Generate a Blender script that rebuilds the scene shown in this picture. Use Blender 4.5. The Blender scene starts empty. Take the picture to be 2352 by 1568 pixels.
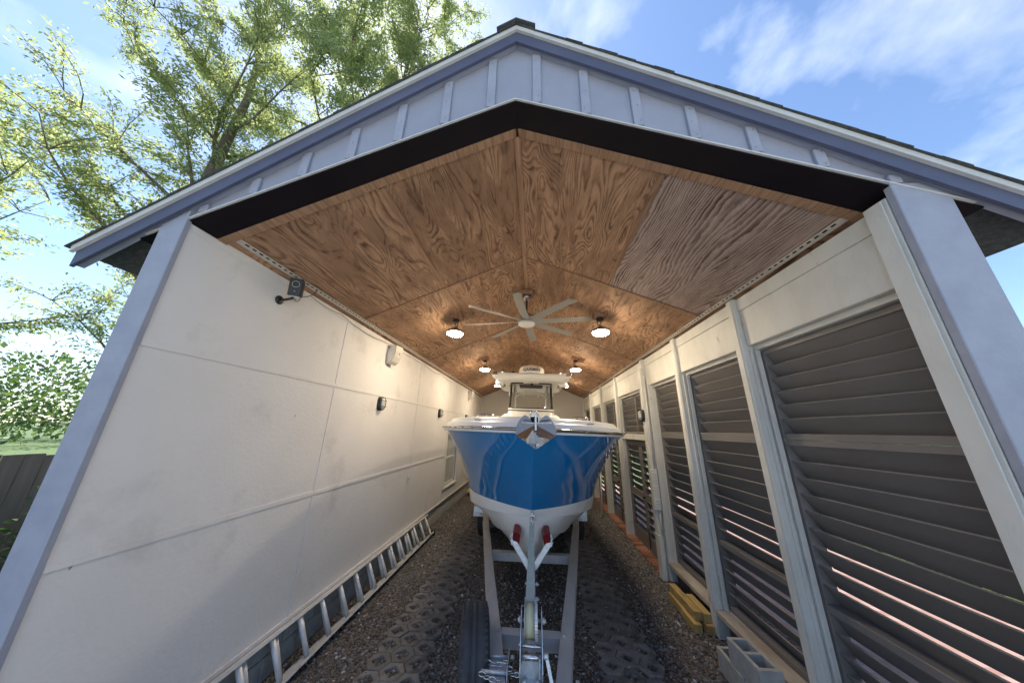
import bpy, bmesh, math, random
import numpy as np
from mathutils import Matrix, Vector, Euler

R = math.radians
rnd = random.Random(7)
sc = bpy.context.scene
COL = sc.collection

# ------------------------------------------------------------------ camera
cam_d = bpy.data.cameras.new("camera")
cam_d.sensor_width = 36.0
cam_d.lens = 36.0 * 650.0 / 2352.0
cam_d.clip_start = 0.05
cam_d.clip_end = 2000.0
cam = bpy.data.objects.new("camera", cam_d)
COL.objects.link(cam)
_D = Vector((53, -203, -650)).normalized()
_U = Vector((43, 2093, -650)); _U = (_U - _U.dot(_D) * _D).normalized()
_X = _D.cross(_U)
_M = Matrix((_X, _D, _U)).to_4x4()
_M.translation = Vector((0, 0, 2.2))
cam.matrix_world = _M
sc.camera = cam

# ------------------------------------------------------------------ world, sun, exposure
SUN_AZ, SUN_EL = R(42), R(60)        # azimuth from +Y towards -X
sdir = Vector((-math.sin(SUN_AZ) * math.cos(SUN_EL), math.cos(SUN_AZ) * math.cos(SUN_EL), math.sin(SUN_EL)))
world = bpy.data.worlds.new("World"); sc.world = world; world.use_nodes = True
wn = world.node_tree.nodes; wl = world.node_tree.links
bg = wn["Background"]
sky = wn.new("ShaderNodeTexSky"); sky.sky_type = 'NISHITA'; sky.sun_disc = False
sky.sun_elevation = SUN_EL; sky.sun_rotation = -SUN_AZ
sky.air_density = 1.0; sky.dust_density = 0.35; sky.ozone_density = 3.5
tc = wn.new("ShaderNodeTexCoord")
mp = wn.new("ShaderNodeMapping"); mp.inputs['Scale'].default_value = (1.6, 1.1, 2.2); mp.inputs['Location'].default_value = (3.3, 1.7, 0.9)
nz = wn.new("ShaderNodeTexNoise"); nz.inputs['Scale'].default_value = 1.35; nz.inputs['Detail'].default_value = 7; nz.inputs['Roughness'].default_value = 0.55; nz.inputs['Distortion'].default_value = 0.3
rp = wn.new("ShaderNodeValToRGB"); rp.color_ramp.elements[0].position = 0.52; rp.color_ramp.elements[1].position = 0.95
mx = wn.new("ShaderNodeMix"); mx.data_type = 'RGBA'
CLOUD = (7.6, 7.8, 8.2, 1)
mx.inputs['B'].default_value = CLOUD
wl.new(tc.outputs['Generated'], mp.inputs[0]); wl.new(mp.outputs[0], nz.inputs['Vector']); wl.new(nz.outputs[0], rp.inputs[0])
wl.new(rp.outputs[0], mx.inputs['Factor']); wl.new(sky.outputs[0], mx.inputs['A']); wl.new(mx.outputs['Result'], bg.inputs[0])
bg.inputs[1].default_value = 0.125
sun_d = bpy.data.lights.new("sun", 'SUN'); sun_d.energy = 5.0; sun_d.angle = R(0.53); sun_d.color = (1.0, 0.95, 0.87)
sun = bpy.data.objects.new("sun", sun_d); COL.objects.link(sun)
sun.rotation_euler = (-sdir).to_track_quat('-Z', 'Y').to_euler()
sun.location = (-8, 8, 20)
LAMP_E = 92.0
sc.view_settings.view_transform = 'Standard'; sc.view_settings.look = 'None'
sc.view_settings.exposure = 1.15; sc.view_settings.gamma = 1.0
sc.view_settings.use_curve_mapping = False
sc.render.engine = 'CYCLES'
sc.cycles.use_denoising = True
sc.cycles.max_bounces = 7
sc.cycles.sample_clamp_indirect = 6.0
sc.cycles.caustics_reflective = False; sc.cycles.caustics_refractive = False

# ------------------------------------------------------------------ mesh helpers
class MB:
    def __init__(s): s.v = []; s.f = []; s.sm = []
    def add(s, vs, fs, smooth=False):
        o = len(s.v); s.v.extend([tuple(p) for p in vs])
        for f in fs: s.f.append(tuple(i + o for i in f)); s.sm.append(smooth)
        return s
    def obox(s, c, size, rot=None, b=0.0):
        h = [size[0] / 2, size[1] / 2, size[2] / 2]
        b = min(b, min(h) * 0.9)
        vs = []; idx = {}
        sg = [(x, y, z) for x in (-1, 1) for y in (-1, 1) for z in (-1, 1)]
        if b <= 0:
            vs = [(a * h[0], d * h[1], e * h[2]) for a, d, e in sg]
            fs = [(0, 1, 3, 2), (4, 6, 7, 5), (0, 4, 5, 1), (2, 3, 7, 6), (0, 2, 6, 4), (1, 5, 7, 3)]
        else:
            for q in sg:
                for ax in range(3):
                    idx[(q, ax)] = len(vs)
                    vs.append(tuple(q[k] * (h[k] if k == ax else h[k] - b) for k in range(3)))
            fs = []
            for ax in range(3):
                o1, o2 = [k for k in range(3) if k != ax]
                for d in (-1, 1):
                    loop = []
                    for a, e in ((-1, -1), (1, -1), (1, 1), (-1, 1)):
                        q = [0, 0, 0]; q[ax] = d; q[o1] = a; q[o2] = e
                        loop.append(idx[(tuple(q), ax)])
                    fs.append(tuple(loop))
                for a in (-1, 1):
                    for e in (-1, 1):
                        q0 = [0, 0, 0]; q0[ax] = -1; q0[o1] = a; q0[o2] = e
                        q1 = list(q0); q1[ax] = 1
                        q0 = tuple(q0); q1 = tuple(q1)
                        fs.append((idx[(q0, o1)], idx[(q1, o1)], idx[(q1, o2)], idx[(q0, o2)]))
            for q in sg: fs.append((idx[(q, 0)], idx[(q, 1)], idx[(q, 2)]))
        c = Vector(c)
        vs = [(rot @ Vector(p) if rot is not None else Vector(p)) + c for p in vs]
        return s.add(vs, fs)
    def box(s, x0, x1, y0, y1, z0, z1, b=0.0):
        return s.obox(((x0 + x1) / 2, (y0 + y1) / 2, (z0 + z1) / 2), (abs(x1 - x0), abs(y1 - y0), abs(z1 - z0)), None, b)
    def hexa(s, p):   # 8 points: bottom quad 0-3, top quad 4-7
        return s.add(p, [(3, 2, 1, 0), (4, 5, 6, 7), (0, 1, 5, 4), (1, 2, 6, 5), (2, 3, 7, 6), (3, 0, 4, 7)])
    def bar(s, p0, p1, w, t, up=(0, 0, 1), b=0.0):
        p0 = Vector(p0); p1 = Vector(p1); d = (p1 - p0); L = d.length; d.normalize()
        u = Vector(up); x = d.cross(u).normalized(); u = x.cross(d).normalized()
        rot = Matrix((x, d, u)).transposed()
        return s.obox((p0 + p1) / 2, (w, L, t), rot, b)
    def tube(s, path, r, n=8, closed=False, caps=True):
        P = [Vector(p) for p in path]; m = len(P)
        rr = r if isinstance(r, (list, tuple)) else [r] * m
        vs = []; prev = None
        for i in range(m):
            if closed: t = P[(i + 1) % m] - P[i - 1]
            else: t = P[min(i + 1, m - 1)] - P[max(i - 1, 0)]
            t.normalize()
            if prev is None:
                a = Vector((0, 0, 1)) if abs(t.z) < 0.9 else Vector((1, 0, 0))
                nrm = t.cross(a).normalized()
            else:
                nrm = (prev - t * prev.dot(t)).normalized()
            prev = nrm; bi = t.cross(nrm)
            for k in range(n):
                a = 2 * math.pi * k / n
                vs.append(P[i] + (nrm * math.cos(a) + bi * math.sin(a)) * rr[i])
        fs = []
        for i in range(m if closed else m - 1):
            j = (i + 1) % m
            for k in range(n):
                fs.append((i * n + k, i * n + (k + 1) % n, j * n + (k + 1) % n, j * n + k))
        s.add(vs, fs, True)
        if caps and not closed:
            o = len(s.v) - len(vs)
            s.f.append(tuple(o + k for k in range(n - 1, -1, -1))); s.sm.append(False)
            s.f.append(tuple(o + (m - 1) * n + k for k in range(n))); s.sm.append(False)
        return s
    def cyl(s, p0, p1, r, n=16, r1=None):
        return s.tube([p0, p1], [r, r if r1 is None else r1], n)
    def lathe(s, prof, n=24, c=(0, 0, 0), rot=None, smooth=True):
        vs = []; fs = []; c = Vector(c)
        for (r, z) in prof:
            for k in range(n):
                a = 2 * math.pi * k / n
                p = Vector((r * math.cos(a), r * math.sin(a), z))
                vs.append((rot @ p if rot is not None else p) + c)
        for i in range(len(prof) - 1):
            for k in range(n):
                fs.append((i * n + k, i * n + (k + 1) % n, (i + 1) * n + (k + 1) % n, (i + 1) * n + k))
        if prof[0][0] > 1e-4: fs.append(tuple(range(n - 1, -1, -1)))
        if prof[-1][0] > 1e-4: fs.append(tuple((len(prof) - 1) * n + k for k in range(n)))
        return s.add(vs, fs, smooth)
    def prism(s, poly, axis, a, b):   # 2D polygon extruded along an axis from a to b
        def mk(p, t):
            return {'x': (t, p[0], p[1]), 'y': (p[0], t, p[1]), 'z': (p[0], p[1], t)}[axis]
        n = len(poly)
        vs = [mk(p, a) for p in poly] + [mk(p, b) for p in poly]
        fs = [tuple(range(n)), tuple(range(2 * n - 1, n - 1, -1))]
        fs += [(i, (i + 1) % n, n + (i + 1) % n, n + i) for i in range(n)]
        return s.add(vs, fs)
    def grid(s, rows, smooth=True, close=False):   # rows: list of equal-length point lists
        n = len(rows[0]); vs = [p for r in rows for p in r]; fs = []
        for i in range(len(rows) - 1):
            for k in range(n if close else n - 1):
                fs.append((i * n + k, i * n + (k + 1) % n, (i + 1) * n + (k + 1) % n, (i + 1) * n + k))
        return s.add(vs, fs, smooth)

def wloc(o):
    v = Vector((0, 0, 0))
    while o is not None: v += o.location; o = o.parent
    return v

def obj(name, mb, mat, parent=None, local=False, fixn=True):
    off = Vector((0, 0, 0)) if (parent is None or local) else wloc(parent)
    me = bpy.data.meshes.new(name)
    me.from_pydata([(p[0] - off.x, p[1] - off.y, p[2] - off.z) for p in mb.v], [], mb.f)
    if fixn:
        bm = bmesh.new(); bm.from_mesh(me)
        bmesh.ops.remove_doubles(bm, verts=bm.verts[:], dist=1e-6) if fixn == 'weld' else None
        bmesh.ops.recalc_face_normals(bm, faces=bm.faces[:]); bm.to_mesh(me); bm.free()
    if len(me.polygons) == len(mb.sm):
        me.polygons.foreach_set("use_smooth", mb.sm)
    if mat is not None: me.materials.append(mat)
    o = bpy.data.objects.new(name, me); COL.objects.link(o)
    if parent is not None: o.parent = parent
    return o

def tag(o, label=None, cat=None, group=None, kind=None):
    if label: o['label'] = label
    if cat: o['category'] = cat
    if group: o['group'] = group
    if kind: o['kind'] = kind
    return o

def thing(name, loc, label, cat, group=None, rot=(0, 0, 0)):
    o = bpy.data.objects.new(name, None); o.empty_display_size = 0.1
    o.location = loc; o.rotation_euler = rot; COL.objects.link(o)
    return tag(o, label, cat, group)

def dup(root, loc=None, rot=None, label=None, parent=None):
    c = root.copy(); COL.objects.link(c)
    if parent is not None: c.parent = parent
    if loc is not None: c.location = loc
    if rot is not None: c.rotation_euler = rot
    if label: c['label'] = label
    for ch in list(root.children): dup(ch, parent=c)
    return c

def put(src, loc, parent, rot=None, name=None):   # a further copy of one mesh piece, sharing data
    c = bpy.data.objects.new(name or src.name.split('.')[0], src.data); COL.objects.link(c)
    c.parent = parent; c.location = Vector(loc) - wloc(parent)
    if rot is not None: c.rotation_euler = rot
    return c

def smooth_interp(xs, ys):
    xs = np.array(xs, float); ys = np.array(ys, float)
    h = np.diff(xs); d = np.diff(ys) / h; m = np.zeros(len(xs))
    m[0] = d[0]; m[-1] = d[-1]
    for i in range(1, len(xs) - 1):
        if d[i - 1] * d[i] <= 0: m[i] = 0
        else:
            w1 = 2 * h[i] + h[i - 1]; w2 = h[i] + 2 * h[i - 1]
            m[i] = (w1 + w2) / (w1 / d[i - 1] + w2 / d[i])
    def f(x):
        x = min(max(x, xs[0]), xs[-1]); i = min(int(np.searchsorted(xs, x, side='right')) - 1, len(h) - 1)
        t = (x - xs[i]) / h[i]
        return float((2*t**3-3*t**2+1)*ys[i] + (t**3-2*t**2+t)*h[i]*m[i] + (-2*t**3+3*t**2)*ys[i+1] + (t**3-t**2)*h[i]*m[i+1])
    return f

# ------------------------------------------------------------------ materials
def newmat(name):
    m = bpy.data.materials.new(name); m.use_nodes = True
    nt = m.node_tree; return m, nt, nt.nodes, nt.links, nt.nodes["Principled BSDF"]

def pbr(name, col, rough=0.5, metal=0.0, col2=None, scale=4.0, detail=5, lo=0.35, hi=0.65, bump=0.0, bscale=60.0, bdet=3,
        coat=0.0, spec=None, stretch=(1, 1, 1), rvar=0.0, stain=None, sscale=1.5, slo=0.6, shi=0.8, emit=None, space='Object', objvar=0.0):
    m, nt, N, L, B = newmat(name)
    B.inputs['Base Color'].default_value = (*col, 1); B.inputs['Roughness'].default_value = rough; B.inputs['Metallic'].default_value = metal
    if coat: B.inputs['Coat Weight'].default_value = coat; B.inputs['Coat Roughness'].default_value = 0.02; B.inputs['Coat IOR'].default_value = 2.05 if coat >= 1 else 1.5
    if spec is not None: B.inputs['Specular IOR Level'].default_value = spec
    if emit: B.inputs['Emission Color'].default_value = (*emit[0], 1); B.inputs['Emission Strength'].default_value = emit[1]
    t = N.new("ShaderNodeTexCoord"); mp = N.new("ShaderNodeMapping"); mp.inputs['Scale'].default_value = stretch
    L.new(t.outputs[space], mp.inputs[0])
    out = None
    if col2 is not None:
        n = N.new("ShaderNodeTexNoise"); n.inputs['Scale'].default_value = scale; n.inputs['Detail'].default_value = detail
        n.inputs['Roughness'].default_value = 0.6
        r = N.new("ShaderNodeMapRange"); r.inputs[1].default_value = lo; r.inputs[2].default_value = hi
        x = N.new("ShaderNodeMix"); x.data_type = 'RGBA'
        x.inputs['A'].default_value = (*col, 1); x.inputs['B'].default_value = (*col2, 1)
        L.new(mp.outputs[0], n.inputs['Vector']); L.new(n.outputs[0], r.inputs[0]); L.new(r.outputs[0], x.inputs['Factor'])
        out = x.outputs['Result']
        if rvar:
            rr = N.new("ShaderNodeMapRange"); rr.inputs[3].default_value = rough - rvar; rr.inputs[4].default_value = rough + rvar
            L.new(n.outputs[0], rr.inputs[0]); L.new(rr.outputs[0], B.inputs['Roughness'])
    if stain is not None:
        n = N.new("ShaderNodeTexNoise"); n.inputs['Scale'].default_value = sscale; n.inputs['Detail'].default_value = 8; n.inputs['Roughness'].default_value = 0.65
        r = N.new("ShaderNodeMapRange"); r.inputs[1].default_value = slo; r.inputs[2].default_value = shi
        x = N.new("ShaderNodeMix"); x.data_type = 'RGBA'; x.inputs['B'].default_value = (*stain, 1)
        if out is None: x.inputs['A'].default_value = (*col, 1)
        else: L.new(out, x.inputs['A'])
        L.new(mp.outputs[0], n.inputs['Vector']); L.new(n.outputs[0], r.inputs[0]); L.new(r.outputs[0], x.inputs['Factor'])
        out = x.outputs['Result']
    if objvar:
        oi = N.new("ShaderNodeObjectInfo"); hs = N.new("ShaderNodeHueSaturation")
        r = N.new("ShaderNodeMapRange"); r.inputs[3].default_value = 1 - objvar; r.inputs[4].default_value = 1 + objvar
        L.new(oi.outputs['Random'], r.inputs[0]); L.new(r.outputs[0], hs.inputs['Value'])
        if out is None: hs.inputs['Color'].default_value = (*col, 1)
        else: L.new(out, hs.inputs['Color'])
        out = hs.outputs[0]
    if out is not None: L.new(out, B.inputs['Base Color'])
    if bump:
        n = N.new("ShaderNodeTexNoise"); n.inputs['Scale'].default_value = bscale; n.inputs['Detail'].default_value = bdet
        b = N.new("ShaderNodeBump"); b.inputs['Strength'].default_value = bump; b.inputs['Distance'].default_value = 0.01
        L.new(mp.outputs[0], n.inputs['Vector']); L.new(n.outputs[0], b.inputs['Height']); L.new(b.outputs[0], B.inputs['Normal'])
    return m

def wood(name, light, dark, bands=9.0, sx=1.5, sy=0.42, dist=0.55, soft=0.5, rough=0.55, mott=0.5, linear=0.0, wob=0.35, blotch=0.0):
    """flat-sawn veneer: contour bands of a stretched noise field, grain along local Y"""
    m, nt, N, L, B = newmat(name)
    t = N.new("ShaderNodeTexCoord"); oi = N.new("ShaderNodeObjectInfo")
    mp = N.new("ShaderNodeMapping"); mp.inputs['Scale'].default_value = (sx, sy, 1)
    L.new(t.outputs['Object'], mp.inputs[0])
    off = N.new("ShaderNodeMath"); off.operation = 'MULTIPLY'; off.inputs[1].default_value = 57.0; L.new(oi.outputs['Random'], off.inputs[0])
    # wobble of the rings
    n0 = N.new("ShaderNodeTexNoise"); n0.noise_dimensions = '4D'; n0.inputs['Scale'].default_value = 8.0; n0.inputs['Detail'].default_value = 6; n0.inputs['Roughness'].default_value = 0.7
    L.new(mp.outputs[0], n0.inputs['Vector']); L.new(off.outputs[0], n0.inputs['W'])
    n1 = N.new("ShaderNodeTexNoise"); n1.noise_dimensions = '4D'; n1.inputs['Scale'].default_value = 1.55; n1.inputs['Detail'].default_value = 1.2
    n1.inputs['Roughness'].default_value = 0.45; n1.inputs['Distortion'].default_value = dist
    L.new(mp.outputs[0], n1.inputs['Vector']); L.new(off.outputs[0], n1.inputs['W'])
    bk = N.new("ShaderNodeMapRange"); bk.inputs[3].default_value = bands * 1.7; bk.inputs[4].default_value = bands * 3.0
    rw2 = N.new("ShaderNodeMath"); rw2.operation = 'FRACT'; rw3 = N.new("ShaderNodeMath"); rw3.operation = 'MULTIPLY'; rw3.inputs[1].default_value = 7.31
    L.new(oi.outputs['Random'], rw3.inputs[0]); L.new(rw3.outputs[0], rw2.inputs[0]); L.new(rw2.outputs[0], bk.inputs[0])
    a = N.new("ShaderNodeMath"); a.operation = 'MULTIPLY'; L.new(n1.outputs[0], a.inputs[0]); L.new(bk.outputs[0], a.inputs[1])
    b = N.new("ShaderNodeMath"); b.operation = 'MULTIPLY_ADD'; b.inputs[1].default_value = wob * 2.0; L.new(n0.outputs[0], b.inputs[0]); L.new(a.outputs[0], b.inputs[2])
    cur = b
    if linear:
        sp = N.new("ShaderNodeSeparateXYZ"); L.new(t.outputs['Object'], sp.inputs[0])
        c = N.new("ShaderNodeMath"); c.operation = 'MULTIPLY_ADD'; c.inputs[1].default_value = linear; L.new(sp.outputs[0], c.inputs[0]); L.new(b.outputs[0], c.inputs[2]); cur = c
    fr = N.new("ShaderNodeMath"); fr.operation = 'FRACT'; L.new(cur.outputs[0], fr.inputs[0])
    cr = N.new("ShaderNodeValToRGB"); e = cr.color_ramp.elements
    e[0].position = 0.0; e[0].color = (0, 0, 0, 1)
    e[1].position = 1.0; e[1].color = (0, 0, 0, 1)
    k = e.new(max(0.02, 0.45 - soft * 0.5)); k.color = (0.08, 0.08, 0.08, 1)
    k = e.new(0.74); k.color = (0.95, 0.95, 0.95, 1)
    k = e.new(0.9); k.color = (0.85, 0.85, 0.85, 1)
    L.new(fr.outputs[0], cr.inputs[0])
    # mottled stain + fibre streaks
    n2 = N.new("ShaderNodeTexNoise"); n2.noise_dimensions = '4D'; n2.inputs['Scale'].default_value = 5.0; n2.inputs['Detail'].default_value = 9; n2.inputs['Roughness'].default_value = 0.72
    L.new(mp.outputs[0], n2.inputs['Vector']); L.new(off.outputs[0], n2.inputs['W'])
    mp3 = N.new("ShaderNodeMapping"); mp3.inputs['Scale'].default_value = (130, 5, 1); L.new(t.outputs['Object'], mp3.inputs[0])
    n3 = N.new("ShaderNodeTexNoise"); n3.inputs['Scale'].default_value = 1.0; n3.inputs['Detail'].default_value = 3; L.new(mp3.outputs[0], n3.inputs['Vector'])
    n4 = N.new("ShaderNodeTexNoise"); n4.noise_dimensions = '4D'; n4.inputs['Scale'].default_value = 1.9; n4.inputs['Detail'].default_value = 7; n4.inputs['Roughness'].default_value = 0.62; n4.inputs['Distortion'].default_value = 0.7
    L.new(mp.outputs[0], n4.inputs['Vector']); L.new(off.outputs[0], n4.inputs['W'])
    bz = N.new("ShaderNodeMapRange"); bz.inputs[1].default_value = 0.49; bz.inputs[2].default_value = 0.545; bz.inputs[4].default_value = blotch; L.new(n4.outputs[0], bz.inputs[0])
    x = N.new("ShaderNodeMix"); x.data_type = 'RGBA'; x.inputs['A'].default_value = (*light, 1); x.inputs['B'].default_value = (*dark, 1)
    mm = N.new("ShaderNodeMapRange"); mm.inputs[1].default_value = 0.38; mm.inputs[2].default_value = 0.66
    mm.inputs[3].default_value = 0.38; mm.inputs[4].default_value = 1.1
    L.new(n2.outputs[0], mm.inputs[0])
    fm = N.new("ShaderNodeMath"); fm.operation = 'MULTIPLY'; L.new(cr.outputs[0], fm.inputs[0]); L.new(mm.outputs[0], fm.inputs[1])
    fmx = N.new("ShaderNodeMath"); fmx.operation = 'MAXIMUM'; L.new(fm.outputs[0], fmx.inputs[0]); L.new(bz.outputs[0], fmx.inputs[1])
    L.new(fmx.outputs[0], x.inputs['Factor'])
    hs = N.new("ShaderNodeHueSaturation"); L.new(x.outputs['Result'], hs.inputs['Color'])
    v1 = N.new("ShaderNodeMapRange"); v1.inputs[1].default_value = 0.3; v1.inputs[2].default_value = 0.7; v1.inputs[3].default_value = 1 + mott * 0.35; v1.inputs[4].default_value = 1 - mott * 0.35
    L.new(n2.outputs[0], v1.inputs[0])
    v2 = N.new("ShaderNodeMapRange"); v2.inputs[1].default_value = 0.25; v2.inputs[2].default_value = 0.75; v2.inputs[3].default_value = 0.86; v2.inputs[4].default_value = 1.14
    L.new(n3.outputs[0], v2.inputs[0])
    v3 = N.new("ShaderNodeMapRange"); v3.inputs[3].default_value = 0.88; v3.inputs[4].default_value = 1.1; L.new(oi.outputs['Random'], v3.inputs[0])
    q = N.new("ShaderNodeMath"); q.operation = 'MULTIPLY'; L.new(v1.outputs[0], q.inputs[0]); L.new(v2.outputs[0], q.inputs[1])
    q2 = N.new("ShaderNodeMath"); q2.operation = 'MULTIPLY'; L.new(q.outputs[0], q2.inputs[0]); L.new(v3.outputs[0], q2.inputs[1])
    L.new(q2.outputs[0], hs.inputs['Value']); L.new(hs.outputs[0], B.inputs['Base Color'])
    B.inputs['Roughness'].default_value = max(rough, 0.72); B.inputs['Specular IOR Level'].default_value = 0.18
    bp = N.new("ShaderNodeBump"); bp.inputs['Strength'].default_value = 0.25; bp.inputs['Distance'].default_value = 0.004
    L.new(n3.outputs[0], bp.inputs['Height']); L.new(bp.outputs[0], B.inputs['Normal'])
    return m

def gravel_mat(name, scale, cols, bump=0.8, soil=None):
    m, nt, N, L, B = newmat(name)
    t = N.new("ShaderNodeTexCoord")
    v = N.new("ShaderNodeTexVoronoi"); v.inputs['Scale'].default_value = scale; v.inputs['Randomness'].default_value = 1.0
    L.new(t.outputs['Object'], v.inputs['Vector'])
    sp = N.new("ShaderNodeSeparateColor"); L.new(v.outputs['Color'], sp.inputs[0])
    cr = N.new("ShaderNodeValToRGB"); e = cr.color_ramp.elements
    e[0].position = 0.0; e[0].color = (*cols[0], 1); e[1].position = 1.0; e[1].color = (*cols[-1], 1)
    for i, c in enumerate(cols[1:-1]):
        k = e.new((i + 1) / (len(cols) - 1)); k.color = (*c, 1)
    L.new(sp.outputs[0], cr.inputs[0])
    # patches of finer, browner grit
    n = N.new("ShaderNodeTexNoise"); n.inputs['Scale'].default_value = 0.9; n.inputs['Detail'].default_value = 6
    L.new(t.outputs['Object'], n.inputs['Vector'])
    r = N.new("ShaderNodeMapRange"); r.inputs[1].default_value = 0.4; r.inputs[2].default_value = 0.62; L.new(n.outputs[0], r.inputs[0])
    x = N.new("ShaderNodeMix"); x.data_type = 'RGBA'; x.blend_type = 'MULTIPLY'
    x.inputs['B'].default_value = (*(soil or (0.84, 0.78, 0.74)), 1)
    L.new(cr.outputs[0], x.inputs['A']); L.new(r.outputs[0], x.inputs['Factor']); L.new(x.outputs['Result'], B.inputs['Base Color'])
    B.inputs['Roughness'].default_value = 0.9; B.inputs['Specular IOR Level'].default_value = 0.25
    iv = N.new("ShaderNodeMath"); iv.operation = 'SUBTRACT'; iv.inputs[0].default_value = 1.0; L.new(v.outputs['Distance'], iv.inputs[1])
    bp = N.new("ShaderNodeBump"); bp.inputs['Strength'].default_value = bump; bp.inputs['Distance'].default_value = 0.02
    L.new(iv.outputs[0], bp.inputs['Height']); L.new(bp.outputs[0], B.inputs['Normal'])
    return m

def leaf_mat(name, c1, c2, trans=0.5):
    m, nt, N, L, B = newmat(name)
    N.remove(B); out = N["Material Output"]
    g = N.new("ShaderNodeNewGeometry"); x = N.new("ShaderNodeMix"); x.data_type = 'RGBA'
    x.inputs['A'].default_value = (*c1, 1); x.inputs['B'].default_value = (*c2, 1)
    L.new(g.outputs['Random Per Island'], x.inputs['Factor'])
    d = N.new("ShaderNodeBsdfPrincipled"); d.inputs['Roughness'].default_value = 0.5
    L.new(x.outputs['Result'], d.inputs['Base Color'])
    tr = N.new("ShaderNodeBsdfTranslucent"); hs = N.new("ShaderNodeHueSaturation"); hs.inputs['Value'].default_value = 2.7; hs.inputs['Saturation'].default_value = 1.0
    hs.inputs['Hue'].default_value = 0.485
    L.new(x.outputs['Result'], hs.inputs['Color']); L.new(hs.outputs[0], tr.inputs['Color'])
    mx = N.new("ShaderNodeMixShader"); mx.inputs[0].default_value = trans
    L.new(d.outputs[0], mx.inputs[1]); L.new(tr.outputs[0], mx.inputs[2]); L.new(mx.outputs[0], out.inputs[0])
    return m

def brick_mat(name):
    m, nt, N, L, B = newmat(name)
    t = N.new("ShaderNodeTexCoord"); b = N.new("ShaderNodeTexBrick")
    b.inputs['Color1'].default_value = (0.23, 0.125, 0.105, 1); b.inputs['Color2'].default_value = (0.30, 0.20, 0.175, 1); b.inputs['Mortar'].default_value = (0.2, 0.16, 0.14, 1)
    b.inputs['Scale'].default_value = 1.0; b.inputs['Brick Width'].default_value = 0.21; b.inputs['Row Height'].default_value = 0.105; b.inputs['Mortar Size'].default_value = 0.008
    L.new(t.outputs['Object'], b.inputs['Vector']); L.new(b.outputs[0], B.inputs['Base Color']); B.inputs['Roughness'].default_value = 0.85
    return m

def glass_mat(name, tint=(1, 1, 1), rough=0.0):
    m, nt, N, L, B = newmat(name)
    N.remove(B); out = N["Material Output"]
    tr = N.new("ShaderNodeBsdfTransparent"); tr.inputs[0].default_value = (*tint, 1)
    gl = N.new("ShaderNodeBsdfGlossy"); gl.inputs['Roughness'].default_value = rough
    fr = N.new("ShaderNodeFresnel"); fr.inputs[0].default_value = 1.5
    mx = N.new("ShaderNodeMixShader"); L.new(fr.outputs[0], mx.inputs[0]); L.new(tr.outputs[0], mx.inputs[1]); L.new(gl.outputs[0], mx.inputs[2]); L.new(mx.outputs[0], out.inputs[0])
    return m

M = {}
M['ply'] = wood('plywood', (0.41, 0.25, 0.155), (0.115, 0.058, 0.036), bands=10.5, sx=1.9, sy=0.46, dist=0.75, soft=0.12, mott=0.85, wob=0.65, blotch=0.42)
M['ply_dark'] = wood('weathered_plywood', (0.40, 0.305, 0.265), (0.062, 0.036, 0.030), bands=7.5, sx=1.7, sy=0.40, dist=0.8, soft=0.75, mott=0.3, linear=34.0, wob=1.0)
M['woodtrim'] = wood('wood_trim', (0.35, 0.215, 0.135), (0.22, 0.125, 0.075), bands=5, sx=6, sy=0.4)
M['lumber'] = wood('treated_lumber', (0.50, 0.36, 0.15), (0.34, 0.22, 0.08), bands=6, sx=9, sy=0.5)
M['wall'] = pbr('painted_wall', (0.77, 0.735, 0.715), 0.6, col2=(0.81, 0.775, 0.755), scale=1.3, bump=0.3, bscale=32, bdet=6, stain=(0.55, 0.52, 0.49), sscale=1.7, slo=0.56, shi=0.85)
def add_specks(m, col=(0.2, 0.18, 0.16), scale=3.2, size=0.018):
    nt = m.node_tree; N = nt.nodes; L = nt.links; B = N["Principled BSDF"]; src = B.inputs['Base Color'].links[0].from_socket
    t = N.new("ShaderNodeTexCoord"); mp = N.new("ShaderNodeMapping"); mp.inputs['Scale'].default_value = (1, 1, 0.55); L.new(t.outputs['Object'], mp.inputs[0])
    v = N.new("ShaderNodeTexVoronoi"); v.inputs['Scale'].default_value = scale; L.new(mp.outputs[0], v.inputs['Vector'])
    n = N.new("ShaderNodeTexNoise"); n.inputs['Scale'].default_value = 40; L.new(mp.outputs[0], n.inputs['Vector'])
    q = N.new("ShaderNodeMath"); q.operation = 'MULTIPLY_ADD'; q.inputs[1].default_value = 0.05; L.new(n.outputs[0], q.inputs[0]); L.new(v.outputs['Distance'], q.inputs[2])
    r = N.new("ShaderNodeMapRange"); r.inputs[1].default_value = size + 0.022; r.inputs[2].default_value = size + 0.034; r.inputs[3].default_value = 0.7; r.inputs[4].default_value = 0.0; L.new(q.outputs[0], r.inputs[0])
    x = N.new("ShaderNodeMix"); x.data_type = 'RGBA'; x.inputs['B'].default_value = (*col, 1); L.new(src, x.inputs['A']); L.new(r.outputs[0], x.inputs['Factor']); L.new(x.outputs['Result'], B.inputs['Base Color'])
add_specks(M['wall'])
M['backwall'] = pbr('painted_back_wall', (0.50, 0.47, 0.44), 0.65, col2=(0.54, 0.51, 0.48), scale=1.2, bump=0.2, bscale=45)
M['white'] = pbr('weathered_white_paint', (0.68, 0.67, 0.63), 0.5, col2=(0.60, 0.59, 0.55), scale=5, stain=(0.27, 0.25, 0.22), sscale=7, slo=0.63, shi=0.8, bump=0.15, bscale=80, stretch=(1, 1, 0.45))
M['sillwood'] = pbr('worn_sill_paint', (0.50, 0.47, 0.42), 0.6, col2=(0.33, 0.28, 0.23), scale=7, bump=0.3, bscale=60, stretch=(1, 0.3, 1))
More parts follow.
